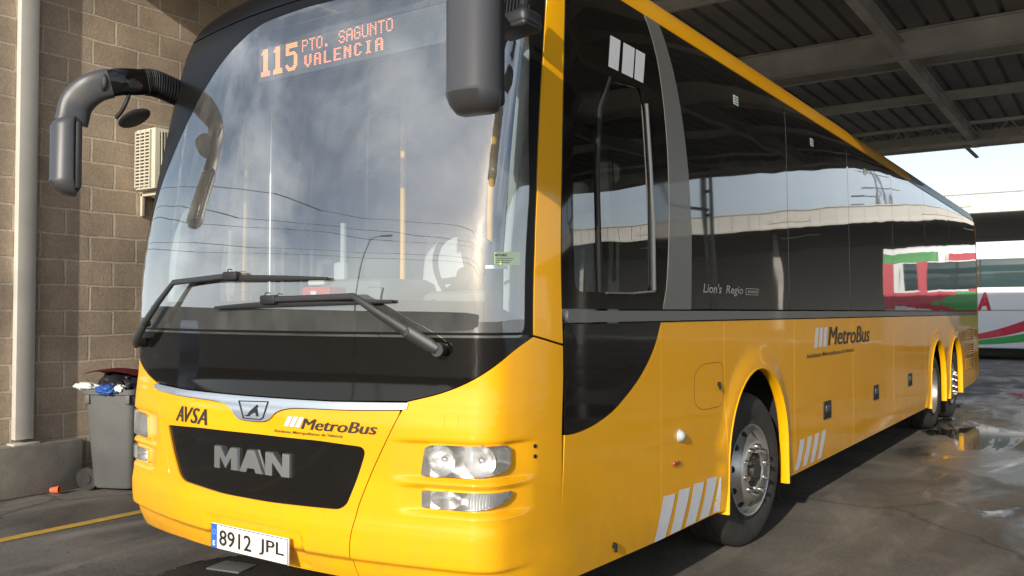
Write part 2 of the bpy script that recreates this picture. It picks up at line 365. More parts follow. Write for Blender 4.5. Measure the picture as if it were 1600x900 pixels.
# ------------------------------------------------------------------ the depot
bm = NB(); bmesh.ops.create_grid(bm, x_segments=1, y_segments=1, size=600); g = obj('ground', bm, 'asphalt', None, 0); struct(g)
def flat(name, P, z, m, k=True):
    bm = NB(); bm.faces.new([bm.verts.new((x, y, z)) for x, y in P]); o = obj(name, bm, m, None, 0); return struct(o) if k else o
flat('painted_line', [(-3.06, -12), (-2.955, -12), (-2.955, 16), (-3.06, 16)], .004, 'line_yellow')
# block wall with plinth and downpipe
WX = -4.42
bm = NB(); box(bm, (WX-.12, 10.2, 2.9), (.24, 19.4, 5.8), .004); w = obj('block_wall', bm, 'concrete_blocks', None, 0); tag(w, 'brown concrete block wall along the left of the yard', 'wall')
bm = NB(); box(bm, (WX+.065, 1.01, .215), (.13, 1.32, .43), .012)
for v in bm.verts: v.co += Vector((noise.noise(v.co*3)*.006, 0, noise.noise(v.co*2.3)*.008))
tag(obj('concrete_plinth', bm, 'concrete'), 'low rough concrete ledge at the foot of the block wall', 'ledge')
pipe = thing('steel_post', 'pale square steel post standing on the ledge against the block wall', 'post', None, (0, 0, 0))
bm = NB(); box(bm, (WX+.040, 1.19, 3.1), (.07, .155, 5.25), .006); obj('shaft', bm, 'white_steel', pipe)
bm = NB(); box(bm, (WX+.06, 1.19, .440), (.12, .22, .016), .003); obj('base_plate', bm, 'white_steel', pipe)
# air conditioner
ac = thing('air_conditioner', 'cream air conditioner unit bracketed high on the block wall', 'air conditioner')
AX0, AX1, AY0, AY1, AZ0, AZ1 = -4.37, -4.06, 2.19, 3.14, 2.69, 3.26
bm = NB(); box(bm, ((AX0+AX1)/2, (AY0+AY1)/2, (AZ0+AZ1)/2), (AX1-AX0, AY1-AY0, AZ1-AZ0), .012); obj('casing', bm, 'ac_cream', ac)
bm = NB()
box(bm, ((AX0+AX1)/2-.02, AY0-.003, (AZ0+AZ1)/2), (.225, .008, AZ1-AZ0-.06)); o = obj('side_grille', bm, 'ac_dark', ac, 0)
bm = NB()
for k in range(17): box(bm, ((AX0+AX1)/2-.02, AY0-.010, AZ0+.035+k*.0313), (.235, .014, .013))
for k in range(4): box(bm, (AX0+.025+k*.075, AY0-.011, (AZ0+AZ1)/2), (.012, .018, AZ1-AZ0-.04))
obj('grille_bar', bm, 'ac_cream', o, 0)
bm = NB(); box(bm, (AX1+.003, AY0+.20, (AZ0+AZ1)/2), (.008, .30, AZ1-AZ0-.07)); o = obj('front_grille', bm, 'ac_dark', ac, 0)
bm = NB()
for k in range(11): box(bm, (AX1+.010, AY0+.065+k*.027, (AZ0+AZ1)/2), (.012, .011, AZ1-AZ0-.06))
obj('grille_bar', bm, 'ac_cream', o, 0)
for y in (AY0+.10, AY1-.12):
    bm = NB(); box(bm, ((WX+AX1)/2+.01, y, AZ0-.025), (.38, .035, .04), .003); box(bm, (WX+.02, y, AZ0-.12), (.03, .035, .22), .003)
    obj('bracket', bm, 'ac_cream', ac)
tag(obj('drain_pipe', (lambda b: (tube(b, [(WX+.03, 2.42, AZ0-.05), (WX+.03, 2.42, .3)], .028, 10), b)[1])(NB()), 'rubber'), 'dark pipe running down the wall below the air conditioner', 'pipe')
# wheelie bin
bn = thing('wheelie_bin', 'grey wheelie bin with its dark red lid pushed open by rubbish bags', 'bin', None, (-3.99, 1.90, 0))
bn.rotation_euler = (0, 0, radians(24))
bm = NB(); rings = []
for z, wx, wy in ((.03, .36, .40), (.05, .39, .43), (.80, .485, .56), (.84, .49, .565), (.842, .535, .61), (.885, .54, .615), (.887, .50, .575), (.82, .47, .54)):
    rings.append([bm.verts.new((wx/2*copysign(abs(cos(t))**.28, cos(t)), wy/2*copysign(abs(sin(t))**.28, sin(t)), z)) for t in [2*pi*(k+.5)/40 for k in range(40)]])
for a, b in zip(rings, rings[1:]):
    for k in range(40): bm.faces.new((a[k], a[(k+1) % 40], b[(k+1) % 40], b[k]))
bm.faces.new(rings[0][::-1]); bm.faces.new(rings[-1]); obj('bin_body', bm, 'bin_grey', bn, 40)
for x in (-.19, .19): bm = NB(); box(bm, (x, -.268, .80), (.05, .05, .08), .01); obj('lifting_lug', bm, 'bin_grey', bn)
for x, y in ((-.25, -.17), (-.25, .17)):
    bm = NB(); cyl(bm, (x-.0, y-.028, .10), (x, y+.028, .10), .10, n=28); cyl(bm, (x, y-.036, .10), (x, y+.036, .10), .045, n=16); obj('bin_wheel', bm, 'tyre', bn)
bm = NB(); rr = []
for i in range(7):
    t = i/6; y0 = .30-.56*t; z0 = .905+.16*sin(t*1.9)+.03*t
    rr.append([bm.verts.new((-.26+.52*k/8, y0, z0+.035*(1-(2*k/8-1)**2))) for k in range(9)])
for a, b in zip(rr, rr[1:]):
    for k in range(8): bm.faces.new((a[k], a[k+1], b[k+1], b[k]))
bmesh.ops.solidify(bm, geom=bm.faces[:], thickness=.012); bmesh.ops.rotate(bm, cent=(0, .30, .9), matrix=Matrix.Rotation(radians(8), 3, 'X'), verts=bm.verts)
obj('bin_lid', bm, 'bin_red', bn, 40)
def blob(name, c, s, m, seed, label, cat, amp=.22, parent=None, fr=2.5):
    bm = NB(); bmesh.ops.create_icosphere(bm, subdivisions=4, radius=1)
    for v in bm.verts:
        n_ = noise.fractal(v.co*fr+Vector((seed, 0, 0)), .9, 2.1, 4); v.co *= 1+amp*n_+amp*.8*abs(noise.noise(v.co*6+Vector((0, seed, 0))))
        v.co = Vector((v.co.x*s[0], v.co.y*s[1], v.co.z*s[2]))
    o = obj(name, bm, m, None, 50); o.location = c; tag(o, label, cat); return o
blob('rubbish_bag', (-3.96, 1.83, .895), (.20, .17, .13), 'bag_black', 3, 'shiny black rubbish bag bulging out of the grey wheelie bin', 'bag')
blob('rubbish_bag', (-3.89, 1.64, .88), (.12, .06, .045), 'bag_blue', 8, 'small blue bag at the front rim of the wheelie bin', 'bag', .3)
blob('crumpled_paper', (-4.13, 1.60, .905), (.13, .07, .030), 'paper_white', 5, 'white crumpled paper on the left rim of the wheelie bin', 'paper', .32, None, 1.6)
blob('crumpled_paper', (-3.76, 1.68, .895), (.045, .035, .028), 'paper_white', 11, 'white crumpled paper beside the blue bag on the wheelie bin', 'paper', .32, None, 1.6)
# cup
bm = NB(); r = lathe(bm, [(-.05, .028), (.04, .037), (.046, .041), (.05, .039), (.046, .035), (-.045, .026)], 'Z', (0, 0, 0), 24); bm.faces.new(r[0][::-1]); bm.faces.new(r[-1])
cup = obj('plastic_cup', bm, 'cup_orange'); cup.location = (-4.20, 1.38, .040); cup.scale = (.8,)*3; cup.rotation_euler = (radians(84), 0, radians(118)); tag(cup, 'orange plastic cup lying on its side by the concrete ledge', 'cup')
# ribbed drain cover
dc = thing('drain_cover', 'dark round ribbed cover with a pale plate under the bus bumper', 'drain cover', None, (-.93, .70, 0))
bm = NB(); r = lathe(bm, [(0.0, .53), (.012, .525), (.016, .50)], 'Z', (0, 0, 0), 64); bm.faces.new(r[-1])
for k in range(-15, 16):
    x = k*.032; h = sqrt(max(0, .49**2-x*x)); box(bm, (x, 0, .018), (.016, 2*h, .012), .002)
obj('ribbed_plate', bm, 'mat_rubber', dc, 30)
bm = NB(); box(bm, (-.20, .10, .028), (.24, .17, .012), .003, Matrix.Rotation(radians(12), 3, 'Z')); obj('centre_plate', bm, 'bin_grey', dc)
# canopy
cn = thing('canopy', 'dark corrugated steel canopy roof on beams above the yellow bus', 'canopy')
X0, X1, Y0, Y1 = -4.5, 15.5, .35, 19.6
bm = NB(); P = []; x = X0
while x < X1:
    P += [(x, 5.67), (x+.035, 5.67), (x+.055, 5.612), (x+.285, 5.612), (x+.305, 5.67)]; x += .31
P = P+[(a, b+.008) for a, b in reversed(P)]
lo = [bm.verts.new((a, Y0, b)) for a, b in P]; hi = [bm.verts.new((a, Y1, b)) for a, b in P]
for k in range(len(P)): bm.faces.new((lo[k], lo[(k+1) % len(P)], hi[(k+1) % len(P)], hi[k]))
obj('roof_sheet', bm, 'roof_sheet', cn, 0)
def ibeam(name, a, b, h, w, m='galvanised', par=cn):
    a, b = Vector(a), Vector(b); d = (b-a); L = d.length; bm = NB(); c = (a+b)/2; ax = 0 if abs(d.x) > abs(d.y) else 1
    def bx(dz, ww, hh): box(bm, c+Vector((0, 0, dz)), (L, ww, hh) if ax == 0 else (ww, L, hh))
    bx(0, w*.10, h-.03); bx(h/2-.008, w, .016); bx(-h/2+.008, w, .016); return obj(name, bm, m, par, 0)
for y in (.55, 5.6, 11.0): ibeam('cross_beam', (X0, y, 5.40), (X1, y, 5.40), .40, .20)
for y in (3.0, 7.85, 12.5, 15.2): ibeam('purlin', (X0, y, 5.52), (X1, y, 5.52), .17, .10)
for x in (-3.6, .72, 5.2, 8.05, 12.5): ibeam('long_beam', (x, Y0+.1, 5.33), (x, Y1-.2, 5.33), .24, .13)
bm = NB()
zt, zb = 5.58, 5.16
for z in (zt, zb): box(bm, (5.5, 18.35, z), (20, .07, .07))
k = X0
while k < X1-.5:
    sweep(bm, [Vector((k, 18.35, zb)), Vector((k+.35, 18.35, zt)), Vector((k+.70, 18.35, zb))], (.03, .03), (0, 1, 0), 6, 2); k += .70
obj('truss', bm, 'galvanised', cn)
bm = NB(); box(bm, (5.5, 19.56, 5.46), (20, .10, .42), .004); obj('edge_beam', bm, 'galvanised', cn)
bm = NB(); sweep(bm, [Vector((.50, 19.2, 5.25)), Vector((.72, 19.45, 5.0))], (.10, .05), (0, 0, 1), 6); obj('beam_end', bm, 'galvanised', cn)
for x, y in ((8.05, 19.3), (12.5, 19.3), (12.5, .6)):
    bm = NB(); box(bm, (x-.09, y, 2.6), (.07, .12, 5.2)); box(bm, (x+.09, y, 2.6), (.07, .12, 5.2))
    for k in range(8): box(bm, (x, y, .5+k*.62), (.25, .02, .08))
    sweep(bm, [Vector((x, y, 4.35)), Vector((x+1.1, y, 4.62)), Vector((x+1.35, y, 5.2))], (.09, .09), (0, 1, 0), 6); obj('post', bm, 'galvanised', cn, 0)
# far shed with white fascia
sh = thing('depot_shed', 'long open shed with a white fascia beyond the canopy', 'shed')
bm = NB(); box(bm, (6, 31.1, 5.27), (70, .18, .60), .01)
for k in range(140): box(bm, (-28.75+k*.5, 30.995, 5.27), (.03, .03, .585))
box(bm, (6, 30.96, 5.60), (70, .10, .04)); obj('fascia', bm, 'fascia_white', sh, 0)
for k in range(12): bm = NB(); box(bm, (-24+k*5.6, 30.97, 5.22), (1.6, .02, .16)); obj('fascia_vent', bm, 'white_steel', sh, 0)
bm = NB(); box(bm, (6, 30.95, 4.93), (70, .26, .07), .01); obj('gutter', bm, 'white_steel', sh)
bm = NB(); box(bm, (6, 38, 5.15), (70, 13.8, .10)); obj('shed_roof', bm, 'shed_dark', sh, 0)
bm = NB(); box(bm, (6, 45, 2.6), (70, .3, 5.1)); obj('back_wall', bm, 'shed_dark', sh, 0)
for k in range(8): bm = NB(); box(bm, (-26+k*9.2, 33.6, 2.5), (.3, .3, 5)); obj('shed_post', bm, 'galvanised', sh, 0)
for k in range(9): bm = NB(); box(bm, (-23+k*6.5, 33, 4.75), (1.5, .12, .05)); obj('strip_light', bm, 'paper_white', sh, 0)
# white coach under the shed
co = thing('white_coach', 'white coach with red and green stripes parked across the far side of the yard', 'coach')
cy0, cy1, cx0, cx1 = 29.6, 32.1, -6.3, 5.85
bm = NB(); box(bm, ((cx0+cx1)/2, (cy0+cy1)/2, 2.09), (cx1-cx0, cy1-cy0, 3.46), .07, None, 3); obj('coach_body', bm, 'coach_white', co)
bm = NB(); box(bm, ((cx0+cx1)/2-.1, cy0-.003, 2.80), (cx1-cx0-.9, .02, .92), .005)
box(bm, (cx1-.06, (cy0+cy1)/2, 2.35), (.14, cy1-cy0-.5, 1.7), .05); wn_ = obj('coach_window', bm, 'coach_glass', co)
for k in range(5): bm = NB(); box(bm, (cx0+1.9+k*2.0, cy0-.015, 2.80), (.045, .012, .92)); obj('window_seal', bm, 'rubber', wn_, 0)
def cf(u, v, w): return Vector((u, cy0-.006-w, v))
def band(P, m, name, d=.004):
    bm = NB(); prism(bm, P, cf, d); return obj(name, bm, m, co, 0)
def wave(x0, x1, z0, z1, t0, t1, n=24):
    up = [(x0+(x1-x0)*k/n, z0+(z1-z0)*(k/n)**1.8) for k in range(n+1)]; return up+[(a, b+t0+(t1-t0)*(i/n)) for i, (a, b) in reversed(list(enumerate(up)))]
band(wave(-1.0, 3.3, .62, 2.1, .12, .62), 'coach_red', 'red_stripe'); band(wave(-1.0, 3.6, .47, 1.15, .10, .50), 'coach_green', 'green_stripe', .008)
for x, w_ in ((5.56, .26), (4.55, .26)): band([(x, 1.7), (x+w_, 1.7), (x+w_, 3.45), (x, 3.45)], 'coach_red', 'red_pillar', .012)
band([(3.0, 1.45), (5.82, 1.9), (5.82, 2.28), (3.4, 2.28), (2.2, 2.05)], 'coach_red', 'red_wave', .010); band([(1.5, 1.75), (3.6, 1.62), (4.4, 1.9), (3.6, 2.26), (1.8, 2.26)], 'coach_green', 'green_wave', .014)
band([(4.2, 3.30), (5.82, 3.30), (5.82, 3.62), (4.2, 3.62)], 'coach_green', 'green_top', .016); band([(2.6, 3.30), (3.9, 3.30), (3.9, 3.52), (2.6, 3.52)], 'coach_red', 'red_top', .016)
bm = NB(); text_on(bm, 'A', lambda u, v, w: cf(-.52+.42*u, 1.58+.60*v, .006), 0, bold=.05, shear=.1); obj('lettering', bm, 'coach_red', co, 0)
bm = NB(); box(bm, ((cx0+cx1)/2, cy0-.004, 1.60), (cx1-cx0-.5, .01, .02))
for x in (-4.5, -2.9, 1.2, 2.6): box(bm, (x, cy0-.004, .98), (.015, .01, 1.25))
obj('panel_seam', bm, 'grey_paint', co, 0)
bm = NB(); box(bm, ((cx0+cx1)/2, (cy0+cy1)/2, .33), (cx1-cx0-.6, cy1-cy0-.2, .25)); obj('coach_underside', bm, 'under_black', co, 0)
for x in (-3.6, 3.2):
    for y in (cy0+.15, cy1-.15):
        bm = NB(); cyl(bm, (x, y-.16, .5), (x, y+.16, .5), .5, n=32); ww = obj('coach_wheel', bm, 'tyre', co)
        bm = NB(); cyl(bm, (x, y-.175, .5), (x, y+.175, .5), .27, n=24); obj('wheel_disc', bm, 'rim_silver', ww)
# pylon and lamp posts seen in the glass
py = thing('lattice_pylon', 'tall steel lattice pylon beyond the shed, mirrored in the side windows', 'pylon'); bm = NB(); px, pyy = 14.2, 72
for i in range(9):
    z = i*1.75; w0 = 1.0*(1-z/20); w1 = 1.0*(1-(z+1.75)/20)
    for a, b in ((-1, -1), (1, -1), (1, 1), (-1, 1)):
        c, d = (a, -b) if a*b > 0 else (-a, b)
        tube(bm, [(px+a*w0, pyy+b*w0, z), (px+a*w1, pyy+b*w1, z+1.75)], .06, 6); tube(bm, [(px+a*w0, pyy+b*w0, z), (px+c*w1, pyy+d*w1, z+1.75)], .035, 5)
obj('pylon_frame', bm, 'pole_grey', py)
for z in (12.2, 14.0): bm = NB(); box(bm, (px, pyy, z), (3.2, .12, .12)); obj('cross_arm', bm, 'pole_grey', py)
def lamp_post(x, y, h, lab, rz):
    t = thing('lamp_post', lab, 'lamp post', 'lamp posts around the yard', (x, y, 0)); t.rotation_euler = (0, 0, rz)
    bm = NB(); cyl(bm, (0, 0, 0), (0, 0, h), .10, .055, 12); obj('pole', bm, 'pole_grey', t)
    bm = NB(); tube(bm, [(0, 0, h-.1), (.3, 0, h+.15), (.9, 0, h+.25)], .04, 8, 4); box(bm, (1.1, 0, h+.24), (.7, .26, .10), .03); obj('lamp_head', bm, 'pole_grey', t)
lamp_post(10.4, 52, 8.6, 'lamp post behind the shed, left of the pylon in the mirrored view', 0)
lamp_post(14.5, 60, 9.0, 'lamp post behind the shed, nearest the pylon', pi)
lamp_post(-11.3, -27.4, 12.0, 'near grey lamp post in the open yard in front of the bus', 0)
lamp_post(-14.6, -42.2, 6.9, 'far grey lamp post between the near one and the boundary wall', pi)
# boundary wall, service cables and parked car, which the front glass mirrors
bm = NB(); a = Vector((-90, -8, 0)); b = Vector((30, -105, 0)); d = (b-a).normalized(); nrm = Vector((-d.y, d.x, 0))
vs = [a, b, b+nrm*.3, a+nrm*.3]; lo = [bm.verts.new(v) for v in vs]; hi = [bm.verts.new(v+Vector((0, 0, 3.4))) for v in vs]
bm.faces.new(lo); bm.faces.new(hi[::-1])
for k in range(4): bm.faces.new((lo[k], hi[k], hi[(k+1) % 4], lo[(k+1) % 4]))
tag(obj('boundary_wall', bm, 'wall_pale', None, 0), 'pale boundary wall far across the open yard', 'wall')
for i, (h, sag, dx) in enumerate(((8.2, .9, 0), (8.7, .8, .4), (10.6, 1.0, 0), (11.1, .9, .4), (12.6, 1.1, 0))):
    A = Vector((-50+dx, 6, h)); B = Vector((24+dx, -44, h+.6)); bm = NB()
    tube(bm, [A.lerp(B, k/30)-Vector((0, 0, sag*4*(k/30)*(1-k/30))) for k in range(31)], .022, 6)
    tag(obj('overhead_cable', bm, 'cable_black'), 'black overhead cable, %s of five across the yard' % ('lowest', 'second lowest', 'middle', 'second highest', 'highest')[i], 'cable', 'overhead cables across the yard')
for x, y in ((-50, 6), (24, -44)):
    bm = NB(); cyl(bm, (x, y, 0), (x, y, 13.4), .17, .11, 14)
    for z in (8.4, 10.9, 13.0): box(bm, (x+.2, y, z), (.9, .09, .09))
    tag(obj('utility_pole', bm, 'pole_grey'), 'utility pole at the %s end of the cables' % ('western' if x < 0 else 'eastern'), 'pole', 'poles carrying the cables')
car = thing('parked_car', 'dark hatchback car parked in the yard in front of the bus', 'car', None, (-10.5, -3.2, 0)); car.rotation_euler = (0, 0, radians(12))
bm = NB(); prof = [(-2.0, .35), (-2.05, .75), (-1.9, .95), (-1.1, 1.05), (-.45, 1.42), (.9, 1.46), (1.6, 1.15), (1.95, 1.0), (2.02, .6), (1.98, .32)]
prism(bm, prof, lambda u, v, w: Vector((u, -.85+w, v)), 1.7); bmesh.ops.bevel(bm, geom=bm.edges[:], offset=.05, segments=2, affect='EDGES'); obj('car_body', bm, 'car_dark', car)
for s_ in (-1, 1): bm = NB(); prism(bm, [(-.95, 1.06), (-.42, 1.36), (.82, 1.39), (1.35, 1.12)], lambda u, v, w, s_=s_: Vector((u, s_*(.84+w), v)), .02); obj('car_window', bm, 'coach_glass', car, 0)
bm = NB(); box(bm, (2.03, 0, .62), (.02, .5, .11)); obj('car_plate', bm, 'plate_white', car, 0)
for s_ in (-.65, .65): bm = NB(); box(bm, (1.99, s_, .82), (.06, .32, .14), .02); obj('car_light', bm, 'coach_red', car)
for x in (-1.25, 1.3):
    for y in (-.78, .78): bm = NB(); cyl(bm, (x, y-.1, .31), (x, y+.1, .31), .31, n=24); obj('car_wheel', bm, 'tyre', car)

# ---- plan profile of the skin: s = arc length from the centre of the nose
PTS=[(0,0),(.25,.006),(.5,.03),(.75,.077),(.92,.116),(1.08,.158),(1.165,.19),(1.218,.243),(1.246,.34),(1.264,.47),(1.275,.66)]
def _spline(pts,n=12):
    out=[]
    P=[(-pts[1][0],pts[1][1])]+pts+[(pts[-1][0],pts[-1][1]+.3)]
    for i in range(1,len(P)-2):
        p0,p1,p2,p3=P[i-1],P[i],P[i+1],P[i+2]
        for k in range(n):
            t=k/n
            out.append(tuple(.5*((2*b)+(-a+c)*t+(2*a-5*b+4*c-d)*t*t+(-a+3*b-3*c+d)*t**3) for a,b,c,d in zip(p0,p1,p2,p3)))
    out.append(pts[-1]); return out
PROF=_spline(PTS)
ARC=[0]
for a,b in zip(PROF,PROF[1:]): ARC.append(ARC[-1]+hypot(b[0]-a[0],b[1]-a[1]))
SC=ARC[-1]; YC=.66; LEN=14.3; HW=1.275
def prof(s):
    t=abs(s); sg=1 if s>=0 else -1
    if t>=SC: return sg*HW, YC+t-SC
    i=min(bisect.bisect_right(ARC,t)-1,len(ARC)-2); f=(t-ARC[i])/(ARC[i+1]-ARC[i])
    return sg*(PROF[i][0]+(PROF[i+1][0]-PROF[i][0])*f), PROF[i][1]+(PROF[i+1][1]-PROF[i][1])*f
def s_of_y(y): return SC+y-YC
def lerp_tab(T,z):
    if z<=T[0][0]: return T[0][1]
    for (a,b),(c,d) in zip(T,T[1:]):
        if z<=c:
            t=(z-a)/(c-a); return b+(d-b)*t
    return T[-1][1]
def _tab(T):  # smooth table
    def f(z):
        h=.04; return sum(lerp_tab(T,z+k*h) for k in (-2,-1,0,1,2))/5
    return f
off_t=_tab([(.3,.12),(.42,.03),(.5,-.005),(.6,-.015),(1.1,-.013),(1.2,.012),(1.3,.014),(1.6,.014),(1.75,.024),(1.9,.045),(2.2,.105),(2.5,.175),(2.8,.25),(2.95,.29),(3.1,.34),(3.2,.40),(3.3,.50),(3.4,.68),(3.46,.95)])
ins_t=_tab([(.3,.02),(.45,.0),(1.55,.0),(2.6,.012),(2.95,.02),(3.1,.035),(3.2,.07),(3.27,.11),(3.35,.22),(3.41,.36),(3.46,.55)])
L0=1.6
def S0(s,z):
    x,y=prof(s); o=off_t(z); i=ins_t(z)
    x=x*(HW-i)/HW
    if y<L0: y=o+y*(L0-o)/L0
    return (x,y,z)

# ------------------------------------------------------------------ the bus skin: S(s, z); s = arc length round the nose from its centre, then back along the flank
def ss(a, b, x): t = max(0, min(1, (x-a)/(b-a))); return t*t*(3-2*t)
FAX, RAX, TAX, WZ = 3.12, 10.18, 11.72, .60      # axle positions
def disp(s, z):
    t = abs(s); d = 0.0
    if t < 1.75:
        w = 1-ss(1.15, 1.5, t)
        d -= w*.014*(1-ss(.508, .530, z)); d += w*.009*(1-ss(.640, .72, z))*ss(.50, .53, z)
        if s is not None:
            e = ss(-.300, -.285, s)*(1-ss(.345, .360, s))*ss(.425, .44, z)*(1-ss(.603, .612, z)); d -= .016*e*(1 if z > .53 else .35)
        # lamp scoops
        for z0, z1, a0, a1, b0, b1, dep in ((.868, 1.030, .77, .945, 1.32, 1.50, .020), (.738, .852, .80, .955, 1.31, 1.48, .020)):
            e = ss(a0, a1, t)*(1-ss(b0, b1, t)); lo = z0
            d -= dep*e*ss(lo-.006, lo+.020, z)*(1-ss(z1-.012, z1+.004, z))
    y = t-SC+YC
    if y > 1.5:
        for c, amp in ((FAX, .022), (RAX, .018), (TAX, .018)):
            if abs(y-c) < .95:
                r = hypot(y-c, max(z-WZ, 0)); d += amp*(1-ss(.585, .73, r))
    return d
def normal0(s, z, f=None):
    f = f or S0; h = .004
    a = Vector(f(s+h, z))-Vector(f(s-h, z)); b = Vector(f(s, min(z+h, 3.458)))-Vector(f(s, z-h)); return a.cross(b).normalized()
def S1(s, z): return Vector(S0(s, z))+normal0(s, z)*disp(s, z)
def S(s, z, off=0.0):
    p = Vector(S0(s, z)); return p+normal0(s, z)*(disp(s, z)+off)
def NS(s, z):
    h = .006; a = S1(s+h, z)-S1(s-h, z); b = S1(s, min(z+h, 3.458))-S1(s, z-h); return a.cross(b).normalized()
def sy(y): return SC+y-YC
def pip(x, y, P):
    c = False; n = len(P); j = n-1
    for i in range(n):
        if (P[i][1] > y) != (P[j][1] > y) and x < (P[j][0]-P[i][0])*(y-P[i][1])/(P[j][1]-P[i][1])+P[i][0]: c = not c
        j = i
    return c
def dens(P, st):
    out = []
    for i in range(len(P)):
        a, b = P[i], P[(i+1) % len(P)]; k = max(1, int(ceil(hypot(b[0]-a[0], b[1]-a[1])/st)))
        for j in range(k): out.append((a[0]+(b[0]-a[0])*j/k, a[1]+(b[1]-a[1])*j/k))
    return out
def area(P): return sum(P[i][0]*P[(i+1) % len(P)][1]-P[(i+1) % len(P)][0]*P[i][1] for i in range(len(P)))/2
def inset(P, g):
    if area(P) < 0: P = P[::-1]
    out = []; n = len(P)
    for i in range(n):
        a, b, c = P[i-1], P[i], P[(i+1) % n]
        e1 = Vector((b[0]-a[0], b[1]-a[1])); e2 = Vector((c[0]-b[0], c[1]-b[1]))
        if e1.length < 1e-7 or e2.length < 1e-7: out.append(b); continue
        n1 = Vector((-e1.y, e1.x)).normalized(); n2 = Vector((-e2.y, e2.x)).normalized(); m = n1+n2
        if m.length < 1e-5: out.append(b); continue
        m = m.normalized(); k = g/max(.45, m.dot(n1)); out.append((b[0]+m.x*k, b[1]+m.y*k))
    return out
def rnd(P, r, n=5):
    """round every corner of a polygon"""
    out = []; N = len(P)
    for i in range(N):
        a, b, c = Vector(P[i-1]), Vector(P[i]), Vector(P[(i+1) % N]); da = (a-b); dc = (c-b)
        rr = min(r, da.length*.45, dc.length*.45); p = b+da.normalized()*rr; q = b+dc.normalized()*rr
        for k in range(n+1):
            t = k/n; out.append(tuple(p*(1-t)**2+b*2*t*(1-t)+q*t*t))
    return out
def curve2(P, n=5): return [tuple(v)[:2] for v in catmull([Vector((a, b, 0)) for a, b in P], n)]
def patch(name, outline, m, parent, off=0.0, holes=(), st=.03, gs=None, gz=None, depth=.014, gap=.0025, mirror=False):
    """a panel of the skin: outline and holes in (s, z), real thickness, seams between panels"""
    gs = gs or st; gz = gz or st
    if mirror: outline = [(-a, b) for a, b in outline]; holes = [[(-a, b) for a, b in h] for h in holes]
    O = dens(inset(outline, gap), st)
    H = [dens(h[::-1] if area(h) > 0 else h, st) for h in holes]
    pts = list(O); edges = [(i, (i+1) % len(O)) for i in range(len(O))]; loops = [list(range(len(O)))]
    for h in H:
        k = len(pts); pts += h; loops.append(list(range(k, k+len(h)))); edges += [(k+i, k+(i+1) % len(h)) for i in range(len(h))]
    x0 = min(p[0] for p in O); x1 = max(p[0] for p in O); y0 = min(p[1] for p in O); y1 = max(p[1] for p in O)
    bnd = list(pts); grid = {}
    cs = max(gs, gz, st)
    for p in bnd: grid.setdefault((int(p[0]//cs), int(p[1]//cs)), []).append(p)
    nx = max(1, int((x1-x0)/gs)); ny = max(1, int((y1-y0)/gz)); lim = min(gs, gz, st)*.45
    for i in range(nx+1):
        for j in range(ny+1):
            x = x0+(x1-x0)*(i+.5*(j & 1))/nx; y = y0+(y1-y0)*j/ny
            if not pip(x, y, O) or any(pip(x, y, h) for h in H): continue
            ci, cj = int(x//cs), int(y//cs)
            if any(hypot(q[0]-x, q[1]-y) < lim for a in (-1, 0, 1) for b in (-1, 0, 1) for q in grid.get((ci+a, cj+b), ())): continue
            pts.append((x, y))
    vs, es, fs, ov, oe, of = delaunay_2d_cdt([Vector(p) for p in pts], edges, [], 0, 1e-6)
    inv = {}
    for k, l in enumerate(ov):
        for q in l: inv[q] = k
    faces = []
    for f in fs:
        cx = sum(vs[i][0] for i in f)/3; cy = sum(vs[i][1] for i in f)/3
        if pip(cx, cy, O) and not any(pip(cx, cy, h) for h in H):
            a, b, c = (vs[i] for i in f); ar = (b[0]-a[0])*(c[1]-a[1])-(c[0]-a[0])*(b[1]-a[1])
            if abs(ar) < 1e-9: continue
            faces.append(tuple(f) if ar > 0 else tuple(f)[::-1])
    co = [S(v[0], v[1], off) for v in vs]; no = [NS(v[0], v[1]) for v in vs]; nb = len(co)
    if depth:
        for lp in loops:
            idx = [inv[i] for i in lp]; n = len(idx); base = len(co)
            for k in range(n):
                i = idx[k]; a = vs[idx[k-1]]; c = vs[idx[(k+1) % n]]; e = Vector((c[0]-a[0], c[1]-a[1])).normalized()
                v = vs[i]; h = .004; T = (S1(v[0]+h, v[1])-S1(v[0]-h, v[1])).normalized(); U = no[i].cross(T)
                en = T*e.y-U*e.x
                en.normalize(); mid = (no[i]+en).normalized()
                co.append(co[i]); no.append(mid); co.append(co[i]-no[i]*.003); no.append(en); co.append(co[i]-no[i]*depth); no.append(en)
            for k in range(n):
                a = base+3*k; b = base+3*((k+1) % n)
                faces.append((a, a+1, b+1, b)); faces.append((a+1, a+2, b+2, b+1))
    me = bpy.data.meshes.new(name); me.from_pydata(co, [], faces)
    for p in me.polygons: p.use_smooth = True
    me.normals_split_custom_set_from_vertices([tuple(x) for x in no]); me.update()
    return link(name, me, m, parent)
def decal(bm, poly, off=.0022, side=1):
    """flat vinyl shape on the skin, poly in (s, z)"""
    P = dens(poly, .03); vs, es, fs, ov, oe, of = delaunay_2d_cdt([Vector(p) for p in P], [(i, (i+1) % len(P)) for i in range(len(P))], [], 0, 1e-6)
    B = [bm.verts.new(S(v[0], v[1], off)) for v in vs]
    for f in fs:
        if pip(sum(vs[i][0] for i in f)/3, sum(vs[i][1] for i in f)/3, P): bm.faces.new([B[i] for i in f])
def skin_text(bm, body, s0, z0, s1, z1, tilt=0, off=.0024, depth=0, fat=0, **k):
    for j in range(fat):
        d_ = (z1-z0)*.028*(j//2+1)*(1 if j % 2 else -1)
        text_on(bm, body, lambda u, v, w: S(s0+(s1-s0)*u+d_, z0+(z1-z0)*v+tilt*u, off+.00025*(j+1)), 0, **k)
    text_on(bm, body, lambda u, v, w: S(s0+(s1-s0)*u, z0+(z1-z0)*v+tilt*u, off+w), depth, **k)

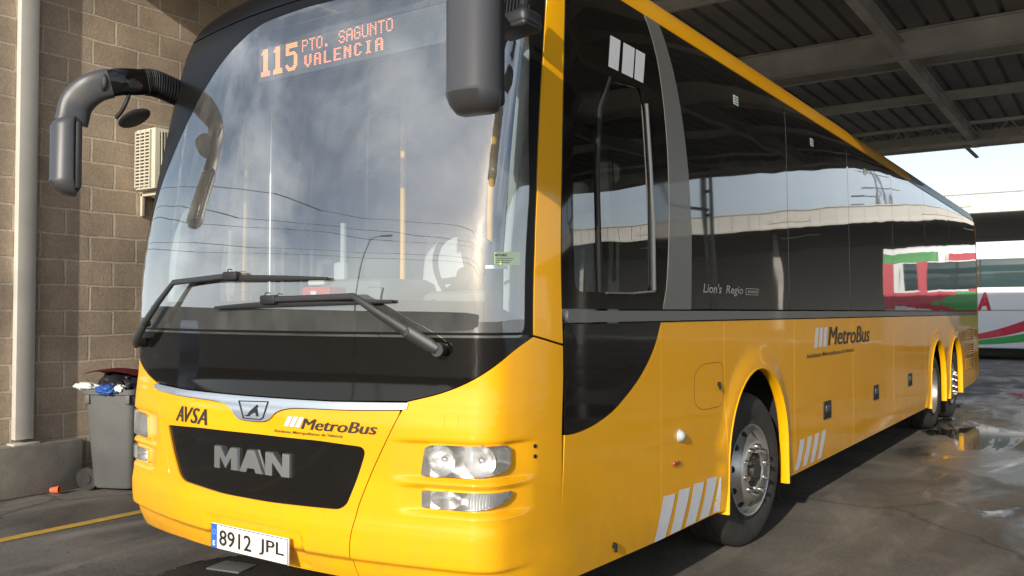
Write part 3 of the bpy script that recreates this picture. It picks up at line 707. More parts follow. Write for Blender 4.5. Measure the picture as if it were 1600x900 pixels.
def block_text(bm, word, f, depth):
    """heavy block capitals from polygons, unit box mapped by f(u, v, w)"""
    G = {'M': (1.18, [(0, 0), (0, 1), (.34, 1), (.59, .52), (.84, 1), (1.18, 1), (1.18, 0), (.88, 0), (.88, .55), (.59, .04), (.30, .55), (.30, 0)]),
         'A': (1.10, [(0, 0), (.38, 1), (.72, 1), (1.10, 0), (.78, 0), (.715, .19), (.385, .19), (.32, 0)]),
         'N': (1.04, [(0, 0), (0, 1), (.32, 1), (.74, .42), (.74, 1), (1.04, 1), (1.04, 0), (.72, 0), (.30, .58), (.30, 0)])}
    tot = sum(G[c][0] for c in word)+.12*(len(word)-1); x = 0
    for c in word:
        w_, P = G[c]; Q = [((x+a)/tot, b) for a, b in P]; x += w_+.12
        vs, es, fs, *_ = delaunay_2d_cdt([Vector(p) for p in Q], [(i, (i+1) % len(Q)) for i in range(len(Q))], [], 0, 1e-6)
        T = [bm.verts.new(f(v[0], v[1], depth)) for v in vs]
        for q in fs:
            if pip(sum(vs[i][0] for i in q)/3, sum(vs[i][1] for i in q)/3, Q): bm.faces.new([T[i] for i in q])
        cx = sum(p[0] for p in Q)/len(Q); cy = .5; B = [bm.verts.new(f(p[0]+(p[0]-cx)*.035, cy+(p[1]-cy)*1.05, 0)) for p in Q]
        for k in range(len(Q)): bm.faces.new((T[k], T[(k+1) % len(Q)], B[(k+1) % len(Q)], B[k]))

# ------------------------------------------------------------------ the yellow bus
bus = thing('city_bus', 'yellow intercity bus with a black front, parked half under the canopy', 'bus')
def sY(y, z=1.0):
    o = off_t(z)
    if y < L0: y = (y-o)*L0/(L0-o)
    return sy(y)
def YZ(P): return [(sY(y, z), z) for y, z in P]
seam = [(.845, 1.155), (.784, 1.03), (.718, .90), (.656, .76), (.635, .69), (.613, .60), (.606, .50), (.615, .41)]
seamc = curve2(seam, 4)
blackb = curve2([(.865, 1.184), (1.02, 1.225), (1.155, 1.283), (1.32, 1.388), (1.442, 1.447)], 5)
dip = [(-.832, 1.148), (-.60, 1.138), (-.30, 1.134), (-.19, 1.128), (-.115, 1.108), (-.075, 1.075), (-.03, 1.060), (.10, 1.060), (.155, 1.075), (.195, 1.108), (.27, 1.128), (.38, 1.134), (.60, 1.138), (.832, 1.148)]
dipc = curve2(dip, 3)
grille = rnd([(-.69, .985), (-.36, 1.0), (.07, 1.005), (.45, 1.003), (.69, .990), (.645, .86), (.592, .745), (.55, .722), (.157, .712), (-.157, .712), (-.50, .730), (-.55, .755), (-.625, .86)], .045)
fp = patch('front_panel', [(a, b) for a, b in reversed(seamc[1:])][::-1][::-1] and
           [(-.615, .415), (0, .425), (.615, .415)] + [(a, b) for a, b in reversed(seamc)][1:-1] + [(.838, 1.148)] + dipc[::-1][1:-1] + [(-.838, 1.148)] + [(-a, b) for a, b in seamc][1:-1],
           'yellow_paint', bus, holes=[grille], st=.02, gs=.024, gz=.02)
gp = patch('grille_panel', inset(grille, -.004), 'black_gloss', bus, off=-.010, st=.03, gs=.05, depth=0, gap=0)
# chrome bar with its badge
cb = [(-.868, 1.152)] + dipc + [(.868, 1.152), (.875, 1.180), (.5, 1.170), (0, 1.168), (-.5, 1.170), (-.875, 1.180)]
chrome_bar = patch('chrome_strip', cb, 'satin_chrome', bus, off=.008, st=.015, depth=.02, gap=.0012)
bm = NB()
fr = [(-.055, 1.143), (.140, 1.150), (.118, 1.079), (.100, 1.070), (-.012, 1.070)]
for a, b in zip(fr, fr[1:]+fr[:1]): sweep(bm, [S(*a, .0105), S(*b, .0105)], (.005, .004), (0, -1, 0), 6, 2)
lion = [(-.010, 1.083), (.012, 1.085), (.022, 1.098), (.040, 1.112), (.056, 1.124), (.070, 1.134), (.080, 1.128), (.074, 1.118), (.080, 1.104), (.088, 1.084), (.074, 1.082), (.066, 1.098), (.052, 1.096), (.034, 1.088), (.030, 1.080), (.010, 1.078)]
decal(bm, lion, .0095)
obj('badge', bm, 'rubber', chrome_bar)
bm = NB(); block_text(bm, 'MAN', lambda u, v, w: S(-.222+.507*u, .828+.100*v+.004*u, -.009+w), .014)
obj('letters', bm, 'brushed_chrome', gp, smooth=0)
def bars(bm, P, slant, h, w, step, n, off=.0026):
    for k in range(n):
        a = P[0]+k*step; decal(bm, [(a, P[1]), (a+w, P[1]), (a+w+slant, P[1]+h), (a+slant, P[1]+h)], off)
bm = NB(); skin_text(bm, 'A', -.578, 1.016, -.505, 1.090, shear=.3, fat=4)
for ch, a, b in (('V', -.494, -.418), ('S', -.430, -.362), ('A', -.374, -.292)): skin_text(bm, ch, a, 1.016, b, 1.090, shear=.3, fat=4)
if 1: pass; obj('lettering', bm, 'black_ink', fp, smooth=0); bm = NB(); skin_text(bm, 'MetroBus', .348, 1.046, .735, 1.092, shear=.25, tilt=-.002, fat=4)
obj('lettering', bm, 'black_ink', fp, smooth=0); bm = NB(); skin_text(bm, 'Autobuses Metropolitanos de Valencia', .185, 1.019, .570, 1.035, bold=.008, shear=.2)
obj('lettering', bm, 'black_ink', fp, smooth=0)
bm = NB(); bars(bm, (.245, 1.052), .022, .044, .026, .033, 3); obj('logo_bars', bm, 'white_vinyl', fp, smooth=0)
# number plate
def platef(u, v, w): return Vector((-.222+.52*u, -.028-w, .462+.112*v))
bm = NB(); box(bm, (.038, -.022, .518), (.524, .010, .116), .003); pl = obj('number_plate', bm, 'plate_white', bus)
bm = NB(); prism(bm, [(.008, .03), (.080, .03), (.080, .97), (.008, .97)], lambda u, v, w: platef(u, v, w+.0002), .0012); obj('plate_band', bm, 'plate_blue', pl, 0)
bm = NB()
for body, a, b in (('8912', .115, .545), ('JPL', .645, .955)):
    text_on(bm, body, lambda u, v, w, a=a, b=b: platef(a+(b-a)*u, .17+.64*v, .0014+w), 0, bold=.012)
for P in (((.0, .0), (1, .0), (1, .03), (0, .03)), ((0, .97), (1, .97), (1, 1), (0, 1)), ((0, 0), (.005, 0), (.005, 1), (0, 1)), ((.995, 0), (1, 0), (1, 1), (.995, 1))):
    bm.faces.new([bm.verts.new(platef(u, v, .0020)) for u, v in P])
obj('plate_lettering', bm, 'black_ink', pl, 0)
bm = NB(); text_on(bm, 'E', lambda u, v, w: platef(.030+.030*u, .12+.2*v, .0018), 0, bold=.02)
for k in range(12):
    a = k*pi/6; c = (.044+.020*cos(a), .68+.095*sin(a)); bm.faces.new([bm.verts.new(platef(c[0]+.003*cos(t), c[1]+.014*sin(t), .0018)) for t in (0, pi/2, pi, 3*pi/2)])
obj('plate_mark', bm, 'plate_white', pl, 0)
# black panel under the windscreen
lowblack = blackb + [(1.442, 1.4475)] + [(-1.442, 1.4475)] + [(-a, b) for a, b in reversed(blackb)] + [(-.5, 1.172), (0, 1.170), (.5, 1.172)]
patch('lower_screen_panel', lowblack, 'black_gloss', bus, st=.025, gs=.04, gz=.04)
# corner panels with lamps
lampA = rnd([(.938, .890), (.955, 1.006), (.99, 1.017), (1.30, 1.019), (1.326, 1.008), (1.328, .935), (1.30, .912), (1.217, .899), (1.114, .892)], .016, 3)
lampB = rnd([(.943, .765), (.943, .834), (1.338, .834), (1.328, .808), (1.288, .787), (1.217, .770), (1.114, .763)], .010, 3)
for sg in (1, -1):
    O = [(.617, .413), (.95, .395), (1.3, .385), (1.665, .385), (1.662, 1.02), (1.657, 1.404), (1.445, 1.4475)] + blackb[::-1][1:] + [(.852, 1.162)] + seamc[1:-1]
    cp = patch('corner_panel', O, 'yellow_paint', bus, holes=[lampA, lampB], st=.014, gs=.016, gz=.012, mirror=sg < 0)
    for nm, L_, z0, z1 in (('headlight', lampA, .89, 1.02), ('fog_light', lampB, .763, .834)):
        LL = [(sg*a, b) for a, b in L_]
        lens = patch(nm, [(sg*a, b) for a, b in L_], 'lamp_glass', bus, off=.022-.0, st=.02, depth=0, gap=.001)
        lens['label'] = ('twin round reflector ' if nm == 'headlight' else 'small lower ')+nm.replace('_', ' ')
        D_ = dens(LL, .02); n = len(D_); bm = NB()
        r0 = [bm.verts.new(S(a, b, .0205)) for a, b in D_]; r1 = [bm.verts.new(S(a, b, -.062)) for a, b in D_]
        for k in range(n): bm.faces.new((r0[k], r0[(k+1) % n], r1[(k+1) % n], r1[k]))
        bm.faces.new(r1); obj('lamp_housing', bm, 'reflector', lens, 30)
        bm = NB()
        spots = ((1.024, .954, .062), (1.190, .956, .066)) if nm == 'headlight' else ((1.045, .799, .036),)
        for a, b, r in spots:
            c = S(sg*a, b, .006); ax = (NS(sg*a, b)*.6+Vector((0, -1, 0))*.4).normalized(); q = ax.to_track_quat('Z', 'Y').to_matrix()
            rr = []
            for i in range(8):
                t = i/7; rad = r*(.14+.86*t); dz = -.060*(1-t*t)
                rr.append([bm.verts.new(c+q@Vector((rad*cos(2*pi*k/24)*(1 if nm == 'headlight' else 2.0), rad*sin(2*pi*k/24), dz))) for k in range(24)])
            for u, v in zip(rr, rr[1:]):
                for k in range(24): bm.faces.new((u[k], u[(k+1) % 24], v[(k+1) % 24], v[k]))
            bmesh.ops.create_uvsphere(bm, u_segments=12, v_segments=8, radius=r*.26, matrix=Matrix.Translation(c+ax*-.030))
        o_ = obj('reflector', bm, 'reflector', lens, 30)
        if nm == 'fog_light':
            bm = NB()
            for k in range(15):
                a = 1.145+k*.0125; zt = .830; zb = .768+max(0, (a-1.2))*.32
                if zt-zb < .008: continue
                sweep(bm, [S(sg*a, zb, .010), S(sg*a, zt, .010)], (.010, .012), (0, -1, 0), 8, 2)
            obj('indicator_ribs', bm, 'interior_grey', lens, 60)
# square cover on the right corner, two small bolts
    for zz in (.997, .955):
        bm = NB(); c = S(sg*1.471, zz, -.004); cyl(bm, c, c+NS(sg*1.471, zz)*.008, .0085, n=16)
        obj('screw', bm, 'under_black', cp, 30)
    bm = NB(); q = rnd([(1.036, 1.085), (1.036, 1.145), (1.096, 1.145), (1.096, 1.085)], .012, 3); q = q+q[:1]
    for a, b in zip(q, q[1:]): sweep(bm, [S(sg*a[0], a[1], .0004), S(sg*b[0], b[1], .0004)], (.0022, .0012), (0, -1, 0), 4, 2)
    obj('cover_outline', bm, 'yellow_trim', cp, 0)
    # A pillar
    pil = [(1.445, 1.452), (1.657, 1.409), (1.650, 1.54), (1.632, 1.85), (1.606, 2.2), (1.572, 2.55), (1.535, 2.93), (1.50, 3.105), (1.375, 3.105), (1.385, 2.9), (1.41, 2.46), (1.437, 2.05), (1.447, 1.8)]
    patch('windscreen_pillar', pil, 'yellow_paint', bus, st=.02, gs=.02, gz=.04, mirror=sg < 0)
# liner behind the seams
patch('nose_liner', [(-1.66, .42), (1.66, .42), (1.66, 1.44), (-1.66, 1.44)], 'under_black', bus, off=-.105, st=.08, depth=0)
# windscreen
wl = [(1.440, 1.4525), (1.442, 1.8), (1.432, 2.05), (1.405, 2.46), (1.380, 2.9), (1.370, 3.088)]
wo_ = [(a, b) for a, b in wl]+[(-a, b) for a, b in reversed(wl)]
clear = [(-1.30, 1.4525), (-.6, 1.4525), (.6, 1.4525), (1.39, 1.4525), (1.392, 1.60), (1.390, 2.05), (1.348, 2.32), (1.315, 2.6), (1.27, 2.82), (1.14, 2.96), (.85, 3.02), (0, 3.035), (-.30, 3.02), (-.42, 2.985), (-.57, 2.91), (-.67, 2.84), (-.81, 2.70), (-.95, 2.50), (-1.08, 2.28), (-1.18, 2.0), (-1.25, 1.75)]
ws = patch('windscreen', inset(rnd(clear, .05, 4), -.012), 'windscreen_glass', bus, off=-.002, st=.03, gs=.04, gz=.05, depth=0)
patch('frit_reflection_border', wo_, 'frit_dark_reflection', ws, off=-.0005, holes=[[(a, max(b, 1.466)) for a, b in rnd(clear, .05, 4)]], st=.03, gs=.05, gz=.05, depth=0)  # frit edge, its dark upper corner painted in for the canopy's reflection
patch('lower_frit_band', [(-1.32, 1.452), (1.40, 1.452), (1.40, 1.52), (1.2, 1.590), (.8, 1.603), (-.9, 1.603), (-1.15, 1.57), (-1.32, 1.50)], 'frit_dark_reflection', ws, off=-.010, st=.05, depth=0)  # black frit along the foot of the glass
patch('front_dome', [(-1.372, 3.093), (1.372, 3.093), (1.36, 3.457), (-1.36, 3.457)], 'frit_dark_reflection', bus, st=.04, gs=.05, gz=.025)  # dull black here replaces the dark canopy mirrored in the dome
bm = NB(); q = [(1.2295, 1.739), (1.361, 1.739), (1.359, 1.794), (1.229, 1.789)]; decal(bm, q, -.003); obj('permit_sticker', bm, 'green_sticker', ws, 0)
bm = NB(); decal(bm, [(1.193, 1.722), (1.292, 1.722), (1.292, 1.736), (1.193, 1.736)], -.003)
obj('paper_strip', bm, 'paper_white', ws, 0)
bm = NB(); skin_text(bm, 'METROBUS', 1.232, 1.772, 1.285, 1.782, off=-.0015, bold=.01)
for k in range(3): decal(bm, [(1.236, 1.747+.008*k), (1.30+.01*k, 1.747+.008*k), (1.30+.01*k, 1.749+.008*k), (1.236, 1.749+.008*k)], -.0015)
obj('sticker_print', bm, 'black_ink', ws, 0)
# flanks
def arch(c, r=.585, zb=.345, rev=False):
    P = [(c-r-.012, zb), (c-r, WZ)]+[(c-r*cos(t), WZ+r*sin(t)) for t in [pi*k/24 for k in range(1, 24)]]+[(c+r, WZ), (c+r+.012, zb)]
    return P
BZ = 1.497
curveY = curve2([(.645, 1.018), (.774, 1.018), (.949, 1.042), (1.138, 1.098), (1.378, 1.221), (1.542, 1.359), (1.632, BZ)], 5)
def flank(P, m='yellow_paint', name='side_panel', sg=1, gap=.0025, **k):
    return patch(name, YZ(P), m, bus, st=.05, gs=k.pop('gs', .12), gz=k.pop('gz', .08), mirror=sg < 0, gap=gap, **k)
for sg in (1, -1):
    if sg > 0:
        p1 = flank([(.648, .385), (1.62, .358)]+[(1.62, 1.478)]+[(a, b) for a, b in reversed(curveY[1:-1])]+[(.648, 1.020)])
        p2 = flank([(1.62, .358), (2.522, .350), (2.522, BZ), (1.62, BZ)])
        lowglass = flank([(.648, 1.022)]+[(a, b+.001) for a, b in curveY[1:]]+[(.648, BZ)], 'black_gloss', 'lower_window_panel')
    A = arch(FAX)
    pc = flank([(2.522, .350)]+[(max(a, 2.526), b) for a, b in A]+[(3.93, .345), (3.93, BZ), (2.522, BZ)], sg=sg, gs=.05, gz=.05)
    pd = flank([(3.93, .345), (5.68, .345), (5.68, BZ), (3.93, BZ)], sg=sg)
    pe = flank([(5.68, .345), (7.43, .345), (7.43, BZ), (5.68, BZ)], sg=sg)
    pf = flank([(7.43, .345), (9.33, .345), (9.33, BZ), (7.43, BZ)], sg=sg)
    pg = flank([(9.33, .345)]+arch(RAX)+arch(TAX)+[(12.52, .345), (12.52, BZ), (9.33, BZ)], sg=sg, gs=.06, gz=.06)
    vents = [[(12.78, z0), (13.80, z0), (13.80, z0+.185), (12.78, z0+.185)] for z0 in (.625, .855, 1.10)]
    ph = flank([(12.52, .345), (13.9, .38), (14.35, .45), (14.35, BZ), (12.52, BZ)], sg=sg, holes=[YZ(v) for v in vents])
    for v in vents:
        z0 = v[0][1]; bm = NB()
        for k in range(5):
            zz = z0+.02+k*.037; sweep(bm, [S(sg*sY(12.78), zz, -.006), S(sg*sY(13.80), zz, -.006)], (.022, .022), (sg, 0, 0), 6, 2)
        box(bm, (sg*1.235, 13.29, z0+.0925), (.01, 1.06, .2)); obj('vent_louvre', bm, 'yellow_trim', ph, 30)
    for c in (FAX, RAX, TAX):
        P = arch(c, .580, .325); bm = NB()
        sweep(bm, [Vector((sg*1.268, y, z)) for y, z in P], (.022, .070), (1, 0, 0), 12, 2.6)
        obj('wheel_arch_trim', bm, 'yellow_trim', pc if c == FAX else pg)
    # belt strip
    y0 = .652 if sg > 0 else 2.06
    bp = patch('belt_strip', [(sY(y0), 1.4995), (sY(14.3), 1.4995), (sY(14.3), 1.557), (sY(y0), 1.557)], 'grey_paint', bus, off=.006, st=.1, gs=.3, gz=.03, mirror=sg < 0)
    # windows
    ys = [3.83, 5.62, 7.50, 9.45, 11.4, 12.9, 14.3]
    w0 = [(2.028, 1.560), (2.050, 2.005), (2.006, 2.402), (1.888, 2.779), (1.700, 3.100)] if sg > 0 else [(2.06, 1.56), (2.06, 3.10)]
    prev = w0
    for k, yy in enumerate(ys):
        Q = [prev[0], (yy, 1.560), (yy, 3.092)]+list(reversed(prev[1:])) if k == 0 else [(prev, 1.560), (yy, 1.560), (yy, 3.092), (prev, 3.092)]
        wv = patch('side_window', YZ(Q), 'side_glass', bus, off=-.001, st=.08, gs=.12, gz=.1, gap=.0045, mirror=sg < 0)
        if sg > 0 and k < 3:
            bm = NB(); zc, yc = 2.90, (2.80, 4.50, 6.30)[k]
            decal(bm, [(sY(yc-.045), zc-.03), (sY(yc+.045), zc-.03), (sY(yc+.045), zc+.03), (sY(yc-.045), zc+.03)], .0015); obj('exit_sticker', bm, 'paper_white', wv, 0)
            bm = NB()
            for j in range(3): decal(bm, [(sY(yc-.03), zc-.022+.017*j), (sY(yc+.035), zc-.022+.017*j), (sY(yc+.035), zc-.013+.017*j), (sY(yc-.03), zc-.013+.017*j)], .0025)
            obj('sticker_print', bm, 'coach_green', wv, 0)
        if k == 0: first = wv
        prev = yy
    if sg > 0:
        bm = NB(); skin_text(bm, "Lion's", sY(2.20), 1.660, sY(2.49), 1.715, off=.0015, bold=.012, shear=.2); obj('lettering', bm, 'silver_ink', first, 0); bm = NB(); skin_text(bm, 'Regio', sY(2.56), 1.646, sY(2.86), 1.712, off=.0015, bold=.012, shear=.2)
        obj('lettering', bm, 'silver_ink', first, 0); bm = NB(); q = [(2.92, 1.66), (3.14, 1.66), (3.16, 1.70), (2.92, 1.70)]
        for a, b in zip(q, q[1:]+q[:1]): sweep(bm, [S(sY(a[0]), a[1], .001), S(sY(b[0]), b[1], .001)], (.005, .001), (1, 0, 0), 4, 2)
        obj('plate_outline', bm, 'silver_ink', first, 0); bm = NB()
        for k in range(7): decal(bm, [(sY(2.95+k*.026), 1.672), (sY(2.965+k*.026), 1.672), (sY(2.965+k*.026), 1.688), (sY(2.95+k*.026), 1.688)], .0015)
        obj('plate_print', bm, 'silver_ink', first, 0)
        # grey curved pillar
        GL = [(1.649, 1.560), (1.709, 1.733), (1.745, 2.078), (1.731, 2.459), (1.654, 2.826), (1.52, 3.100)]
        GR = [(1.697, 3.100), (1.884, 2.779), (2.002, 2.402), (2.046, 2.005), (2.024, 1.560)]
        patch('grey_pillar', YZ(curve2(GL, 4)+curve2(GR, 4)), 'grey_paint', bus, off=.002, st=.05, gz=.08, gs=.06)
        # driver's window
        opening = rnd([(.74, 1.64), (1.52, 1.64), (1.52, 2.2), (1.475, 2.60), (1.43, 2.69), (1.12, 2.66), (.96, 2.55), (.80, 2.50), (.74, 2.3)], .06, 4)
        O = [(s_, z) for s_, z in ((1.652, 1.56), (1.634, 1.85), (1.608, 2.2), (1.574, 2.55), (1.537, 2.93), (1.503, 3.10))]
        O = [(a+.0, b) for a, b in O]+[(sY(y, z), z) for y, z in reversed(curve2([(1.645, 1.56)]+GL[1:], 4))]
        cw = patch('cab_window_surround', O, 'black_gloss', bus, holes=[YZ(opening)], st=.03, gs=.05, gz=.06)
        patch('cab_window', YZ(opening), 'driver_glass', bus, off=-.008, st=.04, gs=.06, gz=.08, depth=0, gap=-.003)
        bm = NB()
        sweep(bm, [S(sY(1.487, 2.62), 2.62, .004), S(sY(1.523, 2.3), 2.3, .004), S(sY(1.545, 2.0), 2.0, .004), S(sY(1.545, 1.66), 1.66, .004)], (.018, .016), (1, 0, 0), 8)
        sweep(bm, [S(sY(1.545), 1.655, .004), S(sY(1.30), 1.640, .004), S(sY(1.02), 1.638, .004)], (.010, .014), (1, 0, 0), 8)
        obj('window_trim', bm, 'dull_trim', cw)
        bm = NB(); sweep(bm, [S(sY(.98, 1.64), 1.64, -.012), S(sY(.965, 2.2), 2.2, -.012), S(sY(1.0, 2.5), 2.5, -.012), S(sY(1.1, 2.67), 2.67, -.012)], (.03, .035), (1, 0, 0), 8); obj('sliding_frame', bm, 'under_black', cw)
        bm = NB()
        for a, b in ((1.078, 1.190), (1.215, 1.345), (1.352, 1.463)):
            decal(bm, [(sY(a, 2.72), 2.72), (sY(b-.01, 2.72), 2.72), (sY(b+.022, 2.878), 2.878), (sY(a+.028, 2.878), 2.878)], .0025)
        obj('logo_bars', bm, 'white_vinyl', cw, 0)
    # roof edge
    patch('roof_edge', [(1.375, 3.107), (1.50, 3.107)]+[(sY(y, 3.098), 3.098) for y in (1.2, 3, 5, 7, 8.75)]+[(sY(9.05), 3.457), (1.362, 3.457)], 'yellow_paint', bus, st=.05, gs=.12, gz=.025, mirror=sg < 0)
    patch('rear_roof_edge', YZ([(8.75, 3.098), (14.3, 3.098), (14.3, 3.457), (9.05, 3.457)]), 'grey_paint', bus, st=.06, gs=.2, gz=.03, mirror=sg < 0)
    if sg > 0:
        bm = NB()
        for P in (((1.545, .365), (1.680, .365), (1.790, .578), (1.640, .585)),): pass
        for k in range(4):
            a = 1.545+k*.2; bmv = [(a, .364), (a+.140, .362), (a+.248, .576), (a+.097, .586)]; decal(bm, [(sY(p[0]), p[1]) for p in bmv], .003)
        decal(bm, [(sY(2.345), .364), (sY(2.44), .362), (sY(2.44), .565), (sY(2.425), .565)], .003)
        obj('stripe_marking', bm, 'white_vinyl', p2, 0)
        bm = NB()
        for k in range(4):
            a = 3.937+k*.198; decal(bm, [(sY(a), .376), (sY(a+.11), .376), (sY(a+.228), .590), (sY(a+.112), .591)], .003)
        obj('stripe_marking', bm, 'white_vinyl', pd, 0)
        bm = NB(); skin_text(bm, 'MetroBus', sY(4.86), 1.272, sY(6.32), 1.425, shear=.2, tilt=-.01, fat=4)
        obj('lettering', bm, 'black_ink', pd, 0); bm = NB(); skin_text(bm, 'Autobuses Metropolitanos de Valencia', sY(4.235), 1.180, sY(5.71), 1.226, bold=.008, shear=.12)
        obj('lettering', bm, 'black_ink', pd, 0)
        bm = NB(); bars(bm, (sY(4.44), 1.264), .045, .158, .095, .128, 3); obj('logo_bars', bm, 'white_vinyl', pd, 0)
        # flap, marker lamp, locks, handles
        bm = NB(); q = rnd([(2.505, 1.248), (2.18, 1.248), (2.062, 1.20), (2.062, 1.03), (2.17, .985), (2.505, .983)], .08, 6); q = q+q[:1]
        for a, b in zip(q, q[1:]): sweep(bm, [S(sY(a[0]), a[1], .0002), S(sY(b[0]), b[1], .0002)], (.004, .001), (1, 0, 0), 4, 2)
        fl = obj('fuel_flap', bm, 'under_black', p2, 0)
        for host, y, z in ((p2, 2.425, 1.118), (p1, 1.088, .449)):
            bm = NB(); c = S(sY(y), z, 0); cyl(bm, c-Vector((.004, 0, 0)), c+Vector((.012, 0, 0)), .015, .013); box(bm, c+Vector((.012, 0, -.012)), (.012, .016, .04), .004); obj('lock', bm, 'under_black', host)
        bm = NB(); c = S(sY(1.859), .876, 0); cyl(bm, c, c+Vector((.008, 0, 0)), .036, .033, 24); lathe(bm, [(.008, .030), (.018, .027), (.026, .018), (.030, .008), (.031, .001)], 'X', c, 24); obj('side_marker_lamp', bm, 'interior_grey', p2)['label'] = 'round clear side marker lamp'
        bm = NB(); c = S(sY(1.80), .735, 0); box(bm, c+Vector((.006, 0, 0)), (.012, .085, .022), .004); obj('side_reflector', bm, 'amber', p2)
        for host, y, z in ((pd, 4.80, .748), (pe, 6.57, .757), (pf, 8.30, .772)):
            bm = NB(); c = S(sY(y), z, 0); box(bm, c+Vector((.003, 0, 0)), (.012, .215, .145), .005); h = obj('flap_handle', bm, 'rubber', host)
            bm = NB(); box(bm, c+Vector((.012, .0, .012)), (.012, .13, .055), .005); obj('handle_plate', bm, 'satin_grey', h)
# roof and tail
bm = NB(); SS = [i*.08 for i in range(-22, 23)]; ex = [sy(y) for y in (3, 6, 9, 12, 14.1, 14.25, 14.39)]
ring = [S(s_, 3.457) for s_ in [-e for e in reversed(ex)]+SS+ex]
bm.faces.new([bm.verts.new(p+Vector((0, 0, .0))) for p in ring]); obj('roof', bm, 'white_steel', bus, 0)
bm = NB(); zs = [.46+.1*k for k in range(31)]
L_ = [S(-sy(14.39), min(z, 3.457)) for z in zs]; R_ = [S(sy(14.39), min(z, 3.457)) for z in zs]
bm.faces.new([bm.verts.new(p) for p in R_]+[bm.verts.new(p) for p in reversed(L_)]); obj('rear_panel', bm, 'yellow_paint', bus, 0)
bm = NB(); c = (1.20, 14.44, .95)
box(bm, c, (.05, .1, .05), .01); obj('rear_marker', bm, 'paper_white', bus)
# chassis and wheel housings
bm = NB()
for a, b in ((.75, 2.50), (3.74, 9.55), (12.34, 14.3)): box(bm, (0, (a+b)/2, .88), (2.46, b-a, .96))
for a, b in ((2.501, 3.739), (9.551, 12.339)): box(bm, (0, (a+b)/2, .86), (1.60, b-a, .82)); box(bm, (0, (a+b)/2, 1.315), (2.46, b-a, .085))
obj('chassis', bm, 'under_black', bus, 0)
for sg in (1, -1):
    for y, z in ((3.75, .82), (12.36, .5)):
        bm = NB(); sweep(bm, [Vector((sg*.98, y, z)), Vector((sg*.98, y+.004, .20))], (.50, .012), (0, 1, 0), 8); obj('mud_flap', bm, 'rubber', bus)
# wheels
def wheel(y, sg, kind):
    xo = 1.222; c = (0, y, .505); R = .505
    bm = NB(); w = .30
    prof = [(-.02, .288), (.006, .292), (.010, .305), (-.006, .33), (.008, .37), (.014, .41), (.010, .45), (-.008, .480), (-.024, .497), (-.045, R)]
    gr = []
    for k in range(1, 5):
        a = -.045-(w-.09)*k/5; gr += [(a+.006, R), (a+.003, R-.014), (a-.003, R-.014), (a-.006, R)]
    prof = prof+gr+[(-w+.045, R), (-w+.02, .49), (-w, .44), (-w+.01, .31)]
    lathe(bm, [(xo*0+a, r) for a, r in prof], 'X', (0, 0, 0), 72)
    ty_mesh = bm
    if sg < 0: bmesh.ops.scale(ty_mesh, vec=(-1, 1, 1), verts=ty_mesh.verts)
    bmesh.ops.translate(ty_mesh, vec=(sg*xo, y, .505), verts=ty_mesh.verts)
    wl_ = thing_part('wheel', bus)
    if y == FAX:      # the front wheels are steered a little
        rz = Matrix.Rotation(radians(-5), 3, 'Z'); cc = Vector((sg*1.07, y, 0)); wl_.rotation_euler = (0, 0, radians(-5)); wl_.location = cc-rz@cc
    obj('tyre', ty_mesh, 'tyre', wl_, 28)
    bm = NB()
    if kind == 'front': rp = [(-.02, .287), (.004, .302), (.012, .298), (.008, .286), (-.010, .281), (-.026, .274), (-.032, .264), (-.026, .250), (-.006, .226), (.018, .204), (.034, .192), (.040, .182), (.040, .122), (.032, .113), (-.05, .109)]
    else: rp = [(-.02, .287), (.004, .300), (.010, .296), (.006, .284), (-.02, .274), (-.09, .258), (-.13, .25), (-.14, .244), (-.145, .236), (-.15, .220), (-.155, .208), (-.16, .2), (-.16, .188), (-.16, .115), (-.14, .108)]
    lathe(bm, rp, 'X', (0, 0, 0), 80)
    if sg < 0: bmesh.ops.scale(bm, vec=(-1, 1, 1), verts=bm.verts)
    bmesh.ops.translate(bm, vec=(sg*xo, y, .505), verts=bm.verts); obj('rim', bm, 'rim_silver', wl_, 40)
    f = .040 if kind == 'front' else -.158
    if kind == 'front':
        bm = NB()
        for k in range(10):
            t = 2*pi*(k+.8)/10; q = Vector((.77*sg, .64*cos(t), .64*sin(t))).normalized(); p = Vector((sg*(xo-.016), y+.239*cos(t), .505+.239*sin(t)))
            cyl(bm, p-q*.01, p+q*.0035, .0235, n=18)
        o_ = obj('hand_hole_shade', bm, 'under_black', wl_, 0)  # solid black discs, painted shade in place of open hand holes
    for k in range(10):
        bm = NB()
        t = 2*pi*(k+.3)/10; p = Vector((sg*(xo+f), y+.155*cos(t), .505+.155*sin(t)))
        cyl(bm, p-Vector((sg*.004, 0, 0)), p+Vector((sg*.014, 0, 0)), .021, .019, 12); cyl(bm, p+Vector((sg*.012, 0, 0)), p+Vector((sg*.034, 0, 0)), .0165, .0145, 6)
        obj('wheel_nut', bm, 'nut_steel', wl_, 30)
    bm = NB(); p = Vector((sg*(xo+f), y, .505))
    cyl(bm, p-Vector((sg*.06, 0, 0)), p-Vector((sg*.012, 0, 0)), .107, .100, 32)
    cyl(bm, p-Vector((sg*.013, 0, 0)), p+Vector((sg*.012, 0, 0)), .058, .052, 24)
    for k in range(8):
        t = 2*pi*k/8; q = p+Vector((0, .080*cos(t), .080*sin(t))); cyl(bm, q-Vector((sg*.013, 0, 0)), q-Vector((sg*.002, 0, 0)), .009, n=6)
    obj('hub', bm, 'hub_dark', wl_, 30)
    bm = NB(); cyl(bm, Vector((sg*(xo-.10), y, .505)), Vector((sg*(xo-.29), y, .505)), .268, n=32)
    if kind != 'front':
        pass
    obj('brake_drum', bm, 'under_black', wl_, 30)
def thing_part(name, parent):
    o = bpy.data.objects.new(name, None); C.objects.link(o); o.parent = parent; o.empty_display_size = .1; return o
